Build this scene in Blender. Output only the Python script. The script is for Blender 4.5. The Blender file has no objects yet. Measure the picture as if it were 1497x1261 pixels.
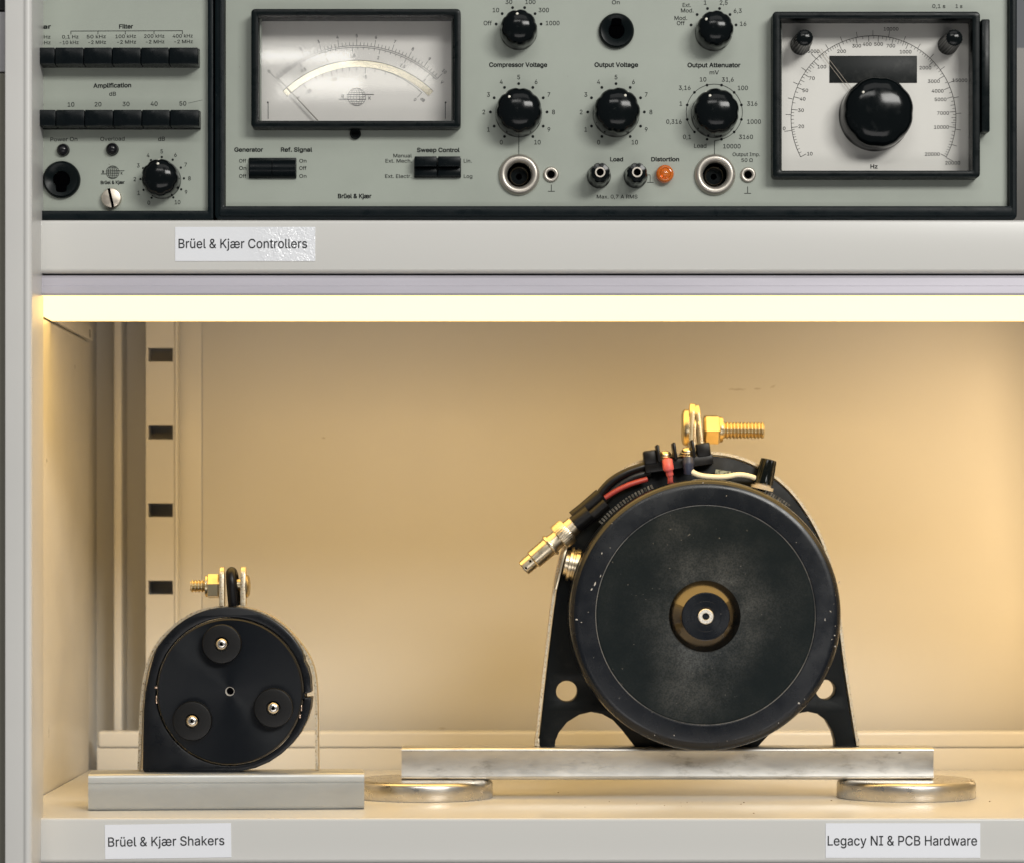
import bpy, bmesh, math, random, mathutils, mathutils.geometry
from mathutils import Vector, Matrix
random.seed(7)
S = 0.000325            # metres per unit; one unit is one photo pixel at the shelf edge
DIST = 4615.0           # camera distance to the shelf edge, in units
VX, VY = 712.0, 805.0   # where the level view axis meets the photograph
R = math.radians
scene = bpy.context.scene

# ------------------------------------------------------------------ camera
cam = bpy.data.cameras.new('camera')
cam_o = bpy.data.objects.new('camera', cam)
scene.collection.objects.link(cam_o)
cam_o.location = (0, -DIST * S, 0)
cam_o.rotation_euler = (R(90), 0, 0)
cam.sensor_width = 36
cam.lens = 36 * DIST / 1497
cam.shift_x = (748.5 - VX) / 1497
cam.shift_y = (VY - 630.5) / 1497
cam.clip_start = 0.05
cam.clip_end = 60
cam.dof.use_dof = True
cam.dof.focus_distance = (DIST + 120) * S
cam.dof.aperture_fstop = 18
scene.camera = cam_o

# ------------------------------------------------------------------ world and lamps
world = bpy.data.worlds.new('World')
scene.world = world
world.use_nodes = True
bg = world.node_tree.nodes['Background']
bg.inputs[0].default_value = (0.95, 0.97, 1.0, 1)
bg.inputs[1].default_value = 0.15
scene.view_settings.view_transform = 'Standard'
scene.view_settings.look = 'None'
scene.view_settings.exposure = 0.0
scene.cycles.max_bounces = 8

def area(name, loc, target, sx, sy, power, col, spread=180):
    l = bpy.data.lights.new(name, 'AREA')
    l.shape = 'RECTANGLE'; l.size = sx; l.size_y = sy
    l.energy = power; l.color = col; l.spread = R(spread)
    o = bpy.data.objects.new(name, l)
    scene.collection.objects.link(o)
    o.location = loc
    o.rotation_euler = (Vector(target) - Vector(loc)).to_track_quat('-Z', 'Y').to_euler()
    return o

# fluorescent fittings on the ceiling of the room, behind and to the right of the camera
area('ceiling_lamp', (1.25, -2.6, 1.30), (0.1, 0, 0.0), 1.25, 0.55, 61, (1.0, 0.985, 0.94))
area('ceiling_lamp', (-0.3, -3.0, 1.75), (0, 0, 0.1), 1.2, 0.3, 12, (1.0, 0.985, 0.94))
# fill lamp added low in front, lifts the compartment and its back wall
area('low_fill', (0.2, -2.4, -1.0), (0.1, 0, 0.0), 1.8, 0.6, 10.5, (1.0, 0.96, 0.93))
area('ceiling_lamp', (0.25, -1.5, 1.75), (0.1, 0, 0.2), 1.6, 0.7, 6, (1.0, 0.985, 0.95))
# a window and two ceiling fittings far down the room, mirrored in the meter glass
area('far_lamp', (-0.43, -6.0, 1.175), (0, 0, 0.2), 0.22, 0.028, 0.14, (1.0, 0.98, 0.92))
area('far_lamp', (-0.40, -6.0, 1.10), (0, 0, 0.2), 0.20, 0.05, 0.13, (1.0, 0.97, 0.90))
area('far_lamp', (-0.45, -6.1, 0.99), (0, 0, 0.2), 0.12, 0.02, 0.05, (1.0, 0.97, 0.90))
area('far_lamp', (-0.28, -6.0, 1.125), (0, 0, 0.2), 0.30, 0.055, 0.17, (1.0, 0.96, 0.86))  # extra strip added to brighten the meter's mirror band
# the warm LED strip down the right side of the cabinet
WARM = (1.0, 0.64, 0.25)
area('side_strip_lamp', (0.345, 0.27, 0.02), (0.0, 0.36, -0.03), 0.02, 0.24, 0.17, (1.0, 0.70, 0.38), 170)
area('wall_top_fill', (0.065, 530 * S, 389 * S), (0.065, 1100 * S, 250 * S), 0.56, 0.008, 0.16, (1.0, 0.68, 0.34), 180)  # added unseen lamp, lifts the top of the back wall

# ------------------------------------------------------------------ helpers
def rat(d): return DIST / (DIST + d)
def PX(px, d): return (px - VX) / rat(d)
def PZ(py, d): return (VY - py) / rat(d)
def P(px, py, d): return Vector((PX(px, d), d, PZ(py, d)))

def col4(c): return (c[0], c[1], c[2], 1)

def mat(name, col, rough=0.5, metal=0.0, var=0.0, vscale=40, bump=0.0, bscale=300, aniso=0.0,
        coat=0.0, stretch=(1, 1, 1), spec=None, rvar=0.0, col2=None, dust=None, dscale=20, dlo=0.5, dhi=0.7,
        speck=None, sscale=900, slo=0.72, tangent=None, trans=0.0, ior=None):
    m = bpy.data.materials.new(name)
    m.use_nodes = True
    nt = m.node_tree; N = nt.nodes; L = nt.links
    b = N['Principled BSDF']
    b.inputs['Base Color'].default_value = col4(col)
    b.inputs['Roughness'].default_value = rough
    b.inputs['Metallic'].default_value = metal
    if coat: b.inputs['Coat Weight'].default_value = coat; b.inputs['Coat Roughness'].default_value = 0.08
    if spec is not None: b.inputs['Specular IOR Level'].default_value = spec
    if trans: b.inputs['Transmission Weight'].default_value = trans
    if ior: b.inputs['IOR'].default_value = ior
    if aniso:
        b.inputs['Anisotropic'].default_value = aniso
        t = N.new('ShaderNodeTangent'); t.direction_type = 'RADIAL'; t.axis = tangent or 'Y'
        L.new(t.outputs[0], b.inputs['Tangent'])
    tc = N.new('ShaderNodeTexCoord'); mp = N.new('ShaderNodeMapping')
    mp.inputs['Scale'].default_value = stretch
    L.new(tc.outputs['Object'], mp.inputs['Vector'])
    def noise(scale, detail=6, rgh=0.6):
        n = N.new('ShaderNodeTexNoise'); n.inputs['Scale'].default_value = scale
        n.inputs['Detail'].default_value = detail; n.inputs['Roughness'].default_value = rgh
        L.new(mp.outputs[0], n.inputs['Vector']); return n
    def ramp(src, lo, hi):
        r = N.new('ShaderNodeMapRange'); r.inputs['From Min'].default_value = lo; r.inputs['From Max'].default_value = hi
        L.new(src, r.inputs['Value']); return r.outputs[0]
    cur = None
    if var or col2:
        n = noise(vscale)
        mx = N.new('ShaderNodeMix'); mx.data_type = 'RGBA'
        c2 = col2 or tuple(max(0, c * (1 - var)) for c in col)
        mx.inputs[6].default_value = col4(col); mx.inputs[7].default_value = col4(c2)
        L.new(ramp(n.outputs[0], 0.38, 0.64), mx.inputs[0]); cur = mx.outputs[2]
    def over(cur, c, fac):
        mx = N.new('ShaderNodeMix'); mx.data_type = 'RGBA'
        if cur is None: mx.inputs[6].default_value = col4(col)
        else: L.new(cur, mx.inputs[6])
        mx.inputs[7].default_value = col4(c); L.new(fac, mx.inputs[0]); return mx.outputs[2]
    if dust:
        n = noise(dscale, 10, 0.72); f = ramp(n.outputs[0], dlo, dhi)
        cur = over(cur, dust, f)
    if speck:
        n = noise(sscale, 2, 0.5); f = ramp(n.outputs[0], slo, slo + 0.03)
        cur = over(cur, speck, f)
    if cur is not None: L.new(cur, b.inputs['Base Color'])
    if rvar:
        n = noise(vscale * 1.7 + 11)
        r = N.new('ShaderNodeMapRange'); r.inputs['From Min'].default_value = 0.3; r.inputs['From Max'].default_value = 0.7
        r.inputs['To Min'].default_value = max(0.02, rough - rvar); r.inputs['To Max'].default_value = min(1, rough + rvar)
        L.new(n.outputs[0], r.inputs['Value']); L.new(r.outputs[0], b.inputs['Roughness'])
    if bump:
        n = noise(bscale, 4)
        bp = N.new('ShaderNodeBump'); bp.inputs['Strength'].default_value = bump; bp.inputs['Distance'].default_value = 0.0002
        L.new(n.outputs[0], bp.inputs['Height']); L.new(bp.outputs[0], b.inputs['Normal'])
    return m

def glow(name, col, strength):
    m = bpy.data.materials.new(name); m.use_nodes = True
    b = m.node_tree.nodes['Principled BSDF']
    b.inputs['Base Color'].default_value = (0.25, 0.25, 0.22, 1); b.inputs['Specular IOR Level'].default_value = 0.1
    b.inputs['Emission Color'].default_value = col4(col); b.inputs['Emission Strength'].default_value = strength
    return m

BASE = {}
def thing(name, at, label, cat, group=None):
    o = bpy.data.objects.new(name, None)
    o.empty_display_size = 0.02
    scene.collection.objects.link(o)
    o.location = Vector(at) * S
    o['label'] = label; o['category'] = cat
    if group: o['group'] = group
    BASE[o] = Vector(at)
    return o
def link(name, me, m, parent=None, at=None, rot=None, label=None, kind=None):
    """mesh already in metres; at: position in units (world) of the mesh's own origin"""
    o = bpy.data.objects.new(name, me)
    scene.collection.objects.link(o)
    if m is not None and not me.materials: me.materials.append(m)
    w = Vector(at) if at is not None else Vector((0, 0, 0))
    BASE[o] = w
    if parent is not None:
        o.parent = parent; o.location = (w - BASE[parent]) * S
    else: o.location = w * S
    if rot: o.rotation_euler = rot
    if label: o['label'] = label
    if kind: o['kind'] = kind
    return o
def fin(bm, name='mesh', ang=35, smooth=True, recalc=True):
    if recalc: bmesh.ops.recalc_face_normals(bm, faces=bm.faces)
    for v in bm.verts: v.co *= S
    if smooth:
        for f in bm.faces: f.smooth = True
        for e in bm.edges:
            if len(e.link_faces) == 2 and e.calc_face_angle(0) > R(ang): e.smooth = False
    me = bpy.data.meshes.new(name); bm.to_mesh(me); bm.free()
    return me
def add(name, bm, m, parent=None, origin=None, ang=35, smooth=True, label=None, kind=None, recalc=True):
    """bm in world units; the object's origin goes to origin (default: centre of its box)"""
    if origin is None:
        xs = [v.co.copy() for v in bm.verts]
        origin = Vector([(min(c[i] for c in xs) + max(c[i] for c in xs)) / 2 for i in range(3)])
    origin = Vector(origin)
    for v in bm.verts: v.co -= origin
    return link(name, fin(bm, name, ang, smooth, recalc), m, parent, origin, label=label, kind=kind)

def rrect(x0, x1, z0, z1, r, n=5):
    pts = []
    for cx, cz, a in ((x1 - r, z1 - r, 0), (x0 + r, z1 - r, 90), (x0 + r, z0 + r, 180), (x1 - r, z0 + r, 270)):
        for i in range(n + 1):
            t = R(a + 90 * i / n); pts.append((cx + r * math.cos(t), cz + r * math.sin(t)))
    return pts
def circ(cx, cz, r, n=48): return [(cx + r * math.cos(2 * math.pi * i / n), cz + r * math.sin(2 * math.pi * i / n)) for i in range(n)]

def box(bm, x0, x1, y0, y1, z0, z1, bev=0, seg=2):
    m = Matrix.Translation(((x0 + x1) / 2, (y0 + y1) / 2, (z0 + z1) / 2)) @ Matrix.Diagonal((x1 - x0, y1 - y0, z1 - z0, 1))
    r = bmesh.ops.create_cube(bm, size=1, matrix=m)
    if bev:
        es = set(e for v in r['verts'] for e in v.link_edges)
        bmesh.ops.bevel(bm, geom=list(es), offset=bev, segments=seg, profile=0.5, affect='EDGES', clamp_overlap=True)
    return bm
def newbox(*a, **k): return box(bmesh.new(), *a, **k)

def prism(bm, pts, y0, y1, bev=0, seg=2):
    """closed outline in x,z extruded along y, front edge (y0) bevelled"""
    a = [bm.verts.new((x, y0, z)) for x, z in pts]; b = [bm.verts.new((x, y1, z)) for x, z in pts]
    n = len(pts)
    f = bm.faces.new(a); bm.faces.new(b[::-1])
    for i in range(n): bm.faces.new((a[i], b[i], b[(i + 1) % n], a[(i + 1) % n]))
    if bev:
        bmesh.ops.bevel(bm, geom=list(f.edges), offset=bev, segments=seg, profile=0.5, affect='EDGES', clamp_overlap=True)
    return bm
def frame(bm, outer, inner, y0, y1, bev=0):
    n = len(outer); q = []
    for pts in (outer, inner):
        for y in (y0, y1): q.append([bm.verts.new((x, y, z)) for x, z in pts])
    of, ob, inf, ib = q; fr = []
    for i in range(n):
        j = (i + 1) % n
        bm.faces.new((of[i], of[j], ob[j], ob[i])); bm.faces.new((inf[i], ib[i], ib[j], inf[j]))
        fr.append(bm.faces.new((of[i], inf[i], inf[j], of[j]))); bm.faces.new((ob[i], ob[j], ib[j], ib[i]))
    if bev:
        es = set()
        for i in range(n):
            j = (i + 1) % n
            es.add(bm.edges.get((of[i], of[j]))); es.add(bm.edges.get((inf[i], inf[j])))
        bmesh.ops.bevel(bm, geom=list(es), offset=bev, segments=2, profile=0.5, affect='EDGES', clamp_overlap=True)
    return bm
def plate(outlines, y0, y1, bev=0.0):
    """filled plate with holes (any outline lying inside the first is a hole)"""
    cu = bpy.data.curves.new('c', 'CURVE'); cu.dimensions = '2D'; cu.fill_mode = 'BOTH'
    for o in outlines:
        sp = cu.splines.new('POLY'); sp.points.add(len(o) - 1); sp.use_cyclic_u = True
        for i, (x, z) in enumerate(o): sp.points[i].co = (x / 1000, z / 1000, 0, 1)
    h = (y1 - y0) / 2000
    cu.extrude = max(h - bev / 1000, 0.00001); cu.bevel_depth = bev / 1000; cu.bevel_resolution = 1; cu.offset = -bev / 1000
    ob = bpy.data.objects.new('c', cu)
    me = bpy.data.meshes.new_from_object(ob)
    bm = bmesh.new(); bm.from_mesh(me)
    bmesh.ops.remove_doubles(bm, verts=bm.verts, dist=1e-6)
    bpy.data.objects.remove(ob); bpy.data.curves.remove(cu); bpy.data.meshes.remove(me)
    c = (y0 + y1) / 2
    for v in bm.verts: v.co = Vector((v.co.x * 1000, c - v.co.z * 1000, v.co.y * 1000))
    return bm

def lathe(bm, prof, at=(0, 0, 0), axis=(0, -1, 0), seg=48, flute=None, twist=0, caps=True):
    """prof: (radius, height along axis[, flute weight])"""
    q = Vector(axis).normalized().to_track_quat('Z', 'X').to_matrix().to_4x4()
    M = Matrix.Translation(Vector(at)) @ q
    rings = []
    for p in prof:
        r, h = p[0], p[1]; w = p[2] if len(p) > 2 else 0
        if r < 1e-6: rings.append([bm.verts.new(M @ Vector((0, 0, h)))]); continue
        ring = []
        for i in range(seg):
            t = 2 * math.pi * i / seg
            rr = r * (1 - w * flute(t)) if (flute and w) else r
            ring.append(bm.verts.new(M @ Vector((rr * math.cos(t + twist), rr * math.sin(t + twist), h))))
        rings.append(ring)
    for a, b in zip(rings, rings[1:]):
        if len(a) == 1 and len(b) == 1: continue
        for i in range(seg):
            j = (i + 1) % seg
            if len(a) == 1: bm.faces.new((a[0], b[j], b[i]))
            elif len(b) == 1: bm.faces.new((a[i], a[j], b[0]))
            else: bm.faces.new((a[i], a[j], b[j], b[i]))
    if caps and len(rings[0]) > 1: bm.faces.new(rings[0][::-1])
    if caps and len(rings[-1]) > 1: bm.faces.new(rings[-1])
    return bm
def newlathe(*a, **k): return lathe(bmesh.new(), *a, **k)

def spline(pts, n=8):
    pts = [Vector(p) for p in pts]; out = []
    ext = [2 * pts[0] - pts[1]] + pts + [2 * pts[-1] - pts[-2]]
    for i in range(1, len(ext) - 2):
        p0, p1, p2, p3 = ext[i - 1:i + 3]
        for k in range(n):
            t = k / n
            out.append(0.5 * ((2 * p1) + (-p0 + p2) * t + (2 * p0 - 5 * p1 + 4 * p2 - p3) * t * t + (-p0 + 3 * p1 - 3 * p2 + p3) * t ** 3))
    out.append(pts[-1]); return out
def tube(bm, pts, r, seg=12, sub=8):
    pts = spline(pts, sub) if sub else [Vector(p) for p in pts]
    rings = []; up = None
    for i, p in enumerate(pts):
        t = (pts[min(i + 1, len(pts) - 1)] - pts[max(i - 1, 0)]).normalized()
        if up is None: up = t.orthogonal().normalized()
        up = (up - t * up.dot(t)).normalized(); s = t.cross(up)
        rr = r(i / (len(pts) - 1)) if callable(r) else r
        rings.append([bm.verts.new(p + (up * math.cos(a) + s * math.sin(a)) * rr) for a in [2 * math.pi * k / seg for k in range(seg)]])
    for a, b in zip(rings, rings[1:]):
        for i in range(seg): bm.faces.new((a[i], a[(i + 1) % seg], b[(i + 1) % seg], b[i]))
    bm.faces.new(rings[0][::-1]); bm.faces.new(rings[-1])
    return bm
def band(bm, pts, thick, y0, y1):
    """flat strap following an open line in x,z, its width along y"""
    P2 = [Vector((p[0], p[1])) for p in pts]; A = []; B = []
    for i, p in enumerate(P2):
        t = (P2[min(i + 1, len(P2) - 1)] - P2[max(i - 1, 0)]).normalized(); n = Vector((-t.y, t.x)) * thick / 2
        A.append(p + n); B.append(p - n)
    rows = [[bm.verts.new((q.x, y, q.y)) for q in L] for L in (A, B) for y in (y0, y1)]
    a0, a1, b0, b1 = rows
    for i in range(len(P2) - 1):
        bm.faces.new((a0[i], a0[i + 1], a1[i + 1], a1[i])); bm.faces.new((b0[i], b1[i], b1[i + 1], b0[i + 1]))
        bm.faces.new((a0[i], b0[i], b0[i + 1], a0[i + 1])); bm.faces.new((a1[i], a1[i + 1], b1[i + 1], b1[i]))
    bm.faces.new((a0[0], a1[0], b1[0], b0[0])); bm.faces.new((a0[-1], b0[-1], b1[-1], a1[-1]))
    return bm

# ------------------------------------------------------------------ flat print
_glyph = {}
def grotesque():
    # the sans serif that ships inside Blender; the built-in default face if it is not there
    try:
        import os
        p = os.path.join(bpy.utils.system_resource('DATAFILES'), 'fonts', 'Inter.woff2')
        return bpy.data.fonts.load(p) if os.path.exists(p) else None
    except Exception: return None
FONT = grotesque()
def glyphs(s, bold):
    """outline of a line of type, tessellated contour by contour so that overlapping strokes stay solid"""
    k = (s, bold)
    if k in _glyph: return _glyph[k]
    cu = bpy.data.curves.new('t', 'FONT'); cu.body = s; cu.size = 1
    if FONT: cu.font = FONT
    ob = bpy.data.objects.new('t', cu); cv = ob.to_curve(bpy.context.evaluated_depsgraph_get())
    loops = []
    for sp in cv.splines:
        pts = []; bp = sp.bezier_points; n = len(bp)
        for i in range(n):
            a, b = bp[i], bp[(i + 1) % n]; p0, p1, p2, p3 = a.co, a.handle_right, b.handle_left, b.co
            d = (p3 - p0).length
            flat = d < 1e-6 or all(((q - p0).cross(p3 - p0)).length / d < 0.004 for q in (p1, p2))
            for t in ((0,) if flat else (0, .25, .5, .75)):
                u = 1 - t; pts.append((p0 * u ** 3 + p1 * 3 * u * u * t + p2 * 3 * u * t * t + p3 * t ** 3).to_2d())
        q = [pts[0]]
        for p in pts[1:]:
            if (p - q[-1]).length > 6e-3: q.append(p)
        if (q[-1] - q[0]).length < 6e-3: q.pop()
        if len(q) < 3: continue
        loops.append(q)
    ob.to_curve_clear(); bpy.data.objects.remove(ob); bpy.data.curves.remove(cu)
    def area_(l): return sum(l[i - 1].x * l[i].y - l[i].x * l[i - 1].y for i in range(len(l))) / 2
    big = max(loops, key=lambda l: abs(area_(l))); sg = 1 if area_(big) > 0 else -1
    off = (0.030 if bold else 0.008) * sg
    def grow(l):
        out = []
        for i in range(len(l)):
            a, b, c = l[i - 1], l[i], l[(i + 1) % len(l)]
            t = ((b - a).normalized() + (c - b).normalized())
            t = t.normalized() if t.length > .2 else (c - b).normalized()
            out.append(b + Vector((t.y, -t.x)) * off)
        return out
    loops = [grow(l) for l in loops]
    pts = [v for l in loops for v in l]; es = []; b0 = 0
    for l in loops: es += [(b0 + i, b0 + (i + 1) % len(l)) for i in range(len(l))]; b0 += len(l)
    ov, oe, of, a_, b_, c_ = mathutils.geometry.delaunay_2d_cdt(pts, es, [], 0, 1e-5)
    def wind(x, y):
        w = 0
        for l in loops:
            for i in range(len(l)):
                a, b = l[i - 1], l[i]
                if (a.y > y) != (b.y > y) and x < (b.x - a.x) * (y - a.y) / (b.y - a.y) + a.x: w += 1 if b.y > a.y else -1
        return w
    vs = [(v.x, v.y) for v in ov]
    fs = [tuple(f) for f in of if wind(sum(vs[i][0] for i in f) / len(f), sum(vs[i][1] for i in f) / len(f)) != 0]
    _glyph[k] = (vs, fs); return _glyph[k]
_h = glyphs('H', False)[0]
CAP = max(v[1] for v in _h)
class Print:
    """flat print lying on a panel whose face is at depth d; drawn in photo pixels, mapped by self.map"""
    def __init__(self, d, mapf=None): self.bm = bmesh.new(); self.d = d - 0.4; self.f = mapf or (lambda x, y: (x, y))
    def pt(self, x, y):
        x, y = self.f(x, y); return self.bm.verts.new(P(x, y, self.d))
    def poly(self, pts):
        try: self.bm.faces.new([self.pt(x, y) for x, y in pts])
        except ValueError: pass
    def text(self, s, x, y, cap=6.4, w=None, al='c', bold=False, rot=0, vc=False, sq=0.92):
        """y: baseline, or the middle of the capitals with vc"""
        vs, fs = glyphs(s, bold)
        x0 = min(v[0] for v in vs); x1 = max(v[0] for v in vs); k = cap / CAP
        kx = (w / (x1 - x0)) if w else k * sq
        W = (x1 - x0) * kx
        ox = {'c': -W / 2, 'l': 0, 'r': -W}[al]; oy = cap / 2 if vc else 0
        ca, sa = math.cos(R(rot)), math.sin(R(rot)); out = []
        for vx, vy in vs:
            a = (vx - x0) * kx + ox; b = -vy * k + oy
            out.append(self.pt(x + a * ca - b * sa, y + a * sa + b * ca))
        for f in fs:
            try: self.bm.faces.new([out[i] for i in f])
            except ValueError: pass
    def span(self, s, xa, xb, y, cap=6.4, bold=False): self.text(s, xa, y, cap, xb - xa, 'l', bold)
    def line(self, xa, ya, xb, yb, w=0.8):
        dx, dy = xb - xa, yb - ya; L = math.hypot(dx, dy) or 1; nx, ny = -dy / L * w / 2, dx / L * w / 2
        self.poly([(xa + nx, ya + ny), (xb + nx, yb + ny), (xb - nx, yb - ny), (xa - nx, ya - ny)])
    def dot(self, x, y, r): self.poly([(x + r * math.cos(2 * math.pi * i / 14), y + r * math.sin(2 * math.pi * i / 14)) for i in range(14)])
    def arc(self, cx, cy, r, a0, a1, w=0.8, n=40, ry=None):
        """angles clockwise from straight up"""
        ry = ry or r; prev = None
        for i in range(n + 1):
            a = R(a0 + (a1 - a0) * i / n); s, c = math.sin(a), math.cos(a)
            cur = ((cx + (r + w / 2) * s, cy - (ry + w / 2) * c), (cx + (r - w / 2) * s, cy - (ry - w / 2) * c))
            if prev: self.poly([prev[0], cur[0], cur[1], prev[1]])
            prev = cur
    def tick(self, cx, cy, r0, r1, a, w=0.7):
        s, c = math.sin(R(a)), math.cos(R(a)); self.line(cx + r0 * s, cy - r0 * c, cx + r1 * s, cy - r1 * c, w)
    def globe(self, cx, cy, r, w=0.5):
        self.arc(cx, cy, r, 0, 360, w)
        for k in (0.33, 0.68): self.arc(cx, cy, r * k, 0, 360, w, ry=r)
        self.line(cx, cy - r, cx, cy + r, w)
        for k in (-0.75, -0.5, -0.25, 0, 0.25, 0.5, 0.75):
            h = r * math.sqrt(1 - k * k); self.line(cx - h, cy + k * r, cx + h, cy + k * r, w)
    def done(self, name, m, parent): return add(name, self.bm, m, parent, smooth=False, recalc=False)

# ------------------------------------------------------------------ materials
M_paint = mat('grey_cabinet_paint', (0.62, 0.61, 0.585), 0.33, var=0.05, vscale=9, bump=0.05, bscale=900, rvar=0.06, speck=(0.30, 0.27, 0.22), sscale=160, slo=0.80)
M_shelf = mat('shelf_paint', (0.61, 0.60, 0.57), 0.24, speck=(0.30, 0.25, 0.18), sscale=180, slo=0.81)
M_wall = mat('back_panel_paint', (0.63, 0.61, 0.56), 0.36, var=0.04, vscale=5, bump=0.04, bscale=700, rvar=0.08)
M_panel = mat('grey_green_panel', (0.335, 0.365, 0.315), 0.42, var=0.10, vscale=14, bump=0.05, bscale=1500, rvar=0.06, speck=(0.18, 0.18, 0.15), sscale=240, slo=0.80)
M_case = mat('black_case', (0.004, 0.0075, 0.009), 0.34, spec=0.13, rvar=0.12, vscale=60, bump=0.08, bscale=1800, speck=(0.10, 0.11, 0.11), sscale=500, slo=0.78)
M_bezel = mat('black_bezel', (0.003, 0.0055, 0.006), 0.30, spec=0.13, rvar=0.1, vscale=70, bump=0.05, bscale=1500, dust=(0.02, 0.022, 0.022), dscale=60, dlo=0.6, dhi=0.9)
M_knob = mat('black_bakelite', (0.003, 0.0045, 0.005), 0.13, spec=0.18, rvar=0.05, vscale=120, dust=(0.016, 0.018, 0.018), dscale=180, dlo=0.58, dhi=0.85)
M_button = mat('black_button_plastic', (0.004, 0.006, 0.007), 0.26, spec=0.10, rvar=0.1, vscale=100, dust=(0.02, 0.024, 0.024), dscale=150, dlo=0.6, dhi=0.9)
M_hole = mat('hole_shade', (0.0008, 0.0008, 0.001), 0.7, spec=0.0)  # near-black caps put the shade inside holes and slots into colour
M_ink = mat('black_ink', (0.010, 0.012, 0.012), 0.6, spec=0.1)
M_ink2 = mat('grey_ink', (0.035, 0.037, 0.04), 0.6, spec=0.1)
M_white = mat('white_paint_dot', (0.75, 0.72, 0.62), 0.4)
M_dial = mat('cream_dial', (0.66, 0.645, 0.60), 0.45, var=0.06, vscale=15, bump=0.03, bscale=600)
M_meter = mat('meter_scale_card', (0.76, 0.74, 0.70), 0.4, var=0.03, vscale=20)
M_window = mat('dark_window', (0.008, 0.010, 0.010), 0.45, spec=0.2, dust=(0.06, 0.06, 0.056), dscale=70, dlo=0.5, dhi=0.9)
M_mirror = mat('mirror_band', (0.90, 0.84, 0.68), 0.11, metal=0.9)
M_nickel = mat('satin_nickel', (0.52, 0.48, 0.42), 0.38, metal=0.75, rvar=0.06, vscale=200)
M_screw = mat('bright_screw', (0.74, 0.70, 0.63), 0.24, metal=1.0)
M_steel = mat('worn_steel', (0.66, 0.63, 0.58), 0.30, metal=1.0, rvar=0.06, vscale=90, var=0.15, dust=(0.26, 0.21, 0.14), dscale=260, dlo=0.64, dhi=0.76, bump=0.1, bscale=1400)
M_alu = mat('scuffed_aluminium', (0.64, 0.625, 0.59), 0.36, metal=0.85, rvar=0.10, vscale=60, var=0.22, stretch=(0.35, 1, 1), dust=(0.30, 0.28, 0.25), dscale=120, dlo=0.56, dhi=0.70, bump=0.08, bscale=800, speck=(0.12, 0.11, 0.1), sscale=420, slo=0.76)
M_alu2 = mat('anodised_aluminium', (0.53, 0.54, 0.525), 0.42, metal=0.6, rvar=0.08, vscale=50, var=0.14, stretch=(0.4, 1, 1), bump=0.05, bscale=900, speck=(0.10, 0.09, 0.08), sscale=360, slo=0.765)
M_brass = mat('gold_passivated_steel', (0.58, 0.48, 0.30), 0.33, metal=1.0, rvar=0.06, vscale=120, col2=(0.50, 0.42, 0.27), dust=(0.30, 0.22, 0.12), dscale=300, dlo=.6, dhi=.8)
M_strap = mat('plated_strap_edge', (0.62, 0.50, 0.32), 0.42, metal=0.9, col2=(0.66, 0.60, 0.48), vscale=700, speck=(0.28, 0.20, 0.11), sscale=1700, slo=0.60, bump=0.3, bscale=1600)
M_connector = mat('nickel_connector', (0.64, 0.55, 0.40), 0.30, metal=1.0, rvar=0.05, vscale=160, dust=(0.38, 0.31, 0.21), dscale=240, dlo=0.60, dhi=0.80)
M_red = mat('red_insulation', (0.30, 0.035, 0.03), 0.45)
M_pink = mat('red_crimp_sleeve', (0.55, 0.10, 0.10), 0.42)
M_blue = mat('blue_crimp_sleeve', (0.022, 0.03, 0.065), 0.45)
M_wire = mat('white_insulation', (0.74, 0.70, 0.56), 0.4)
M_rubber = mat('black_rubber', (0.004, 0.004, 0.0045), 0.34, spec=0.25, bump=0.1, bscale=900, rvar=0.1, vscale=60, dust=(0.035, 0.034, 0.03), dscale=200, dlo=0.6, dhi=0.85)
M_cast = mat('black_cast_plate', (0.004, 0.0055, 0.0065), 0.42, spec=0.14, rvar=0.08, vscale=60, bump=0.15, bscale=1300, dust=(0.022, 0.022, 0.021), dscale=80, dlo=0.55, dhi=0.9)
M_house = mat('black_shaker_housing', (0.004, 0.005, 0.007), 0.30, spec=0.28, rvar=0.08, vscale=50, speck=(0.22, 0.20, 0.17), sscale=420, slo=0.79)
M_face = mat('black_anodised_face', (0.004, 0.0055, 0.008), 0.34, spec=0.25, aniso=0.75, rvar=0.05, vscale=40, speck=(0.16, 0.15, 0.14), sscale=700, slo=0.80)
M_ring = mat('black_turned_ring', (0.005, 0.007, 0.011), 0.26, spec=0.35, aniso=0.6, rvar=0.08, vscale=35, speck=(0.45, 0.43, 0.40), sscale=420, slo=0.745)
M_dusty = mat('dusty_black_face', (0.0045, 0.0085, 0.0105), 0.6, spec=0.08, speck=(0.14, 0.135, 0.12), sscale=650, slo=0.745, bump=0.1, bscale=900)
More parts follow.
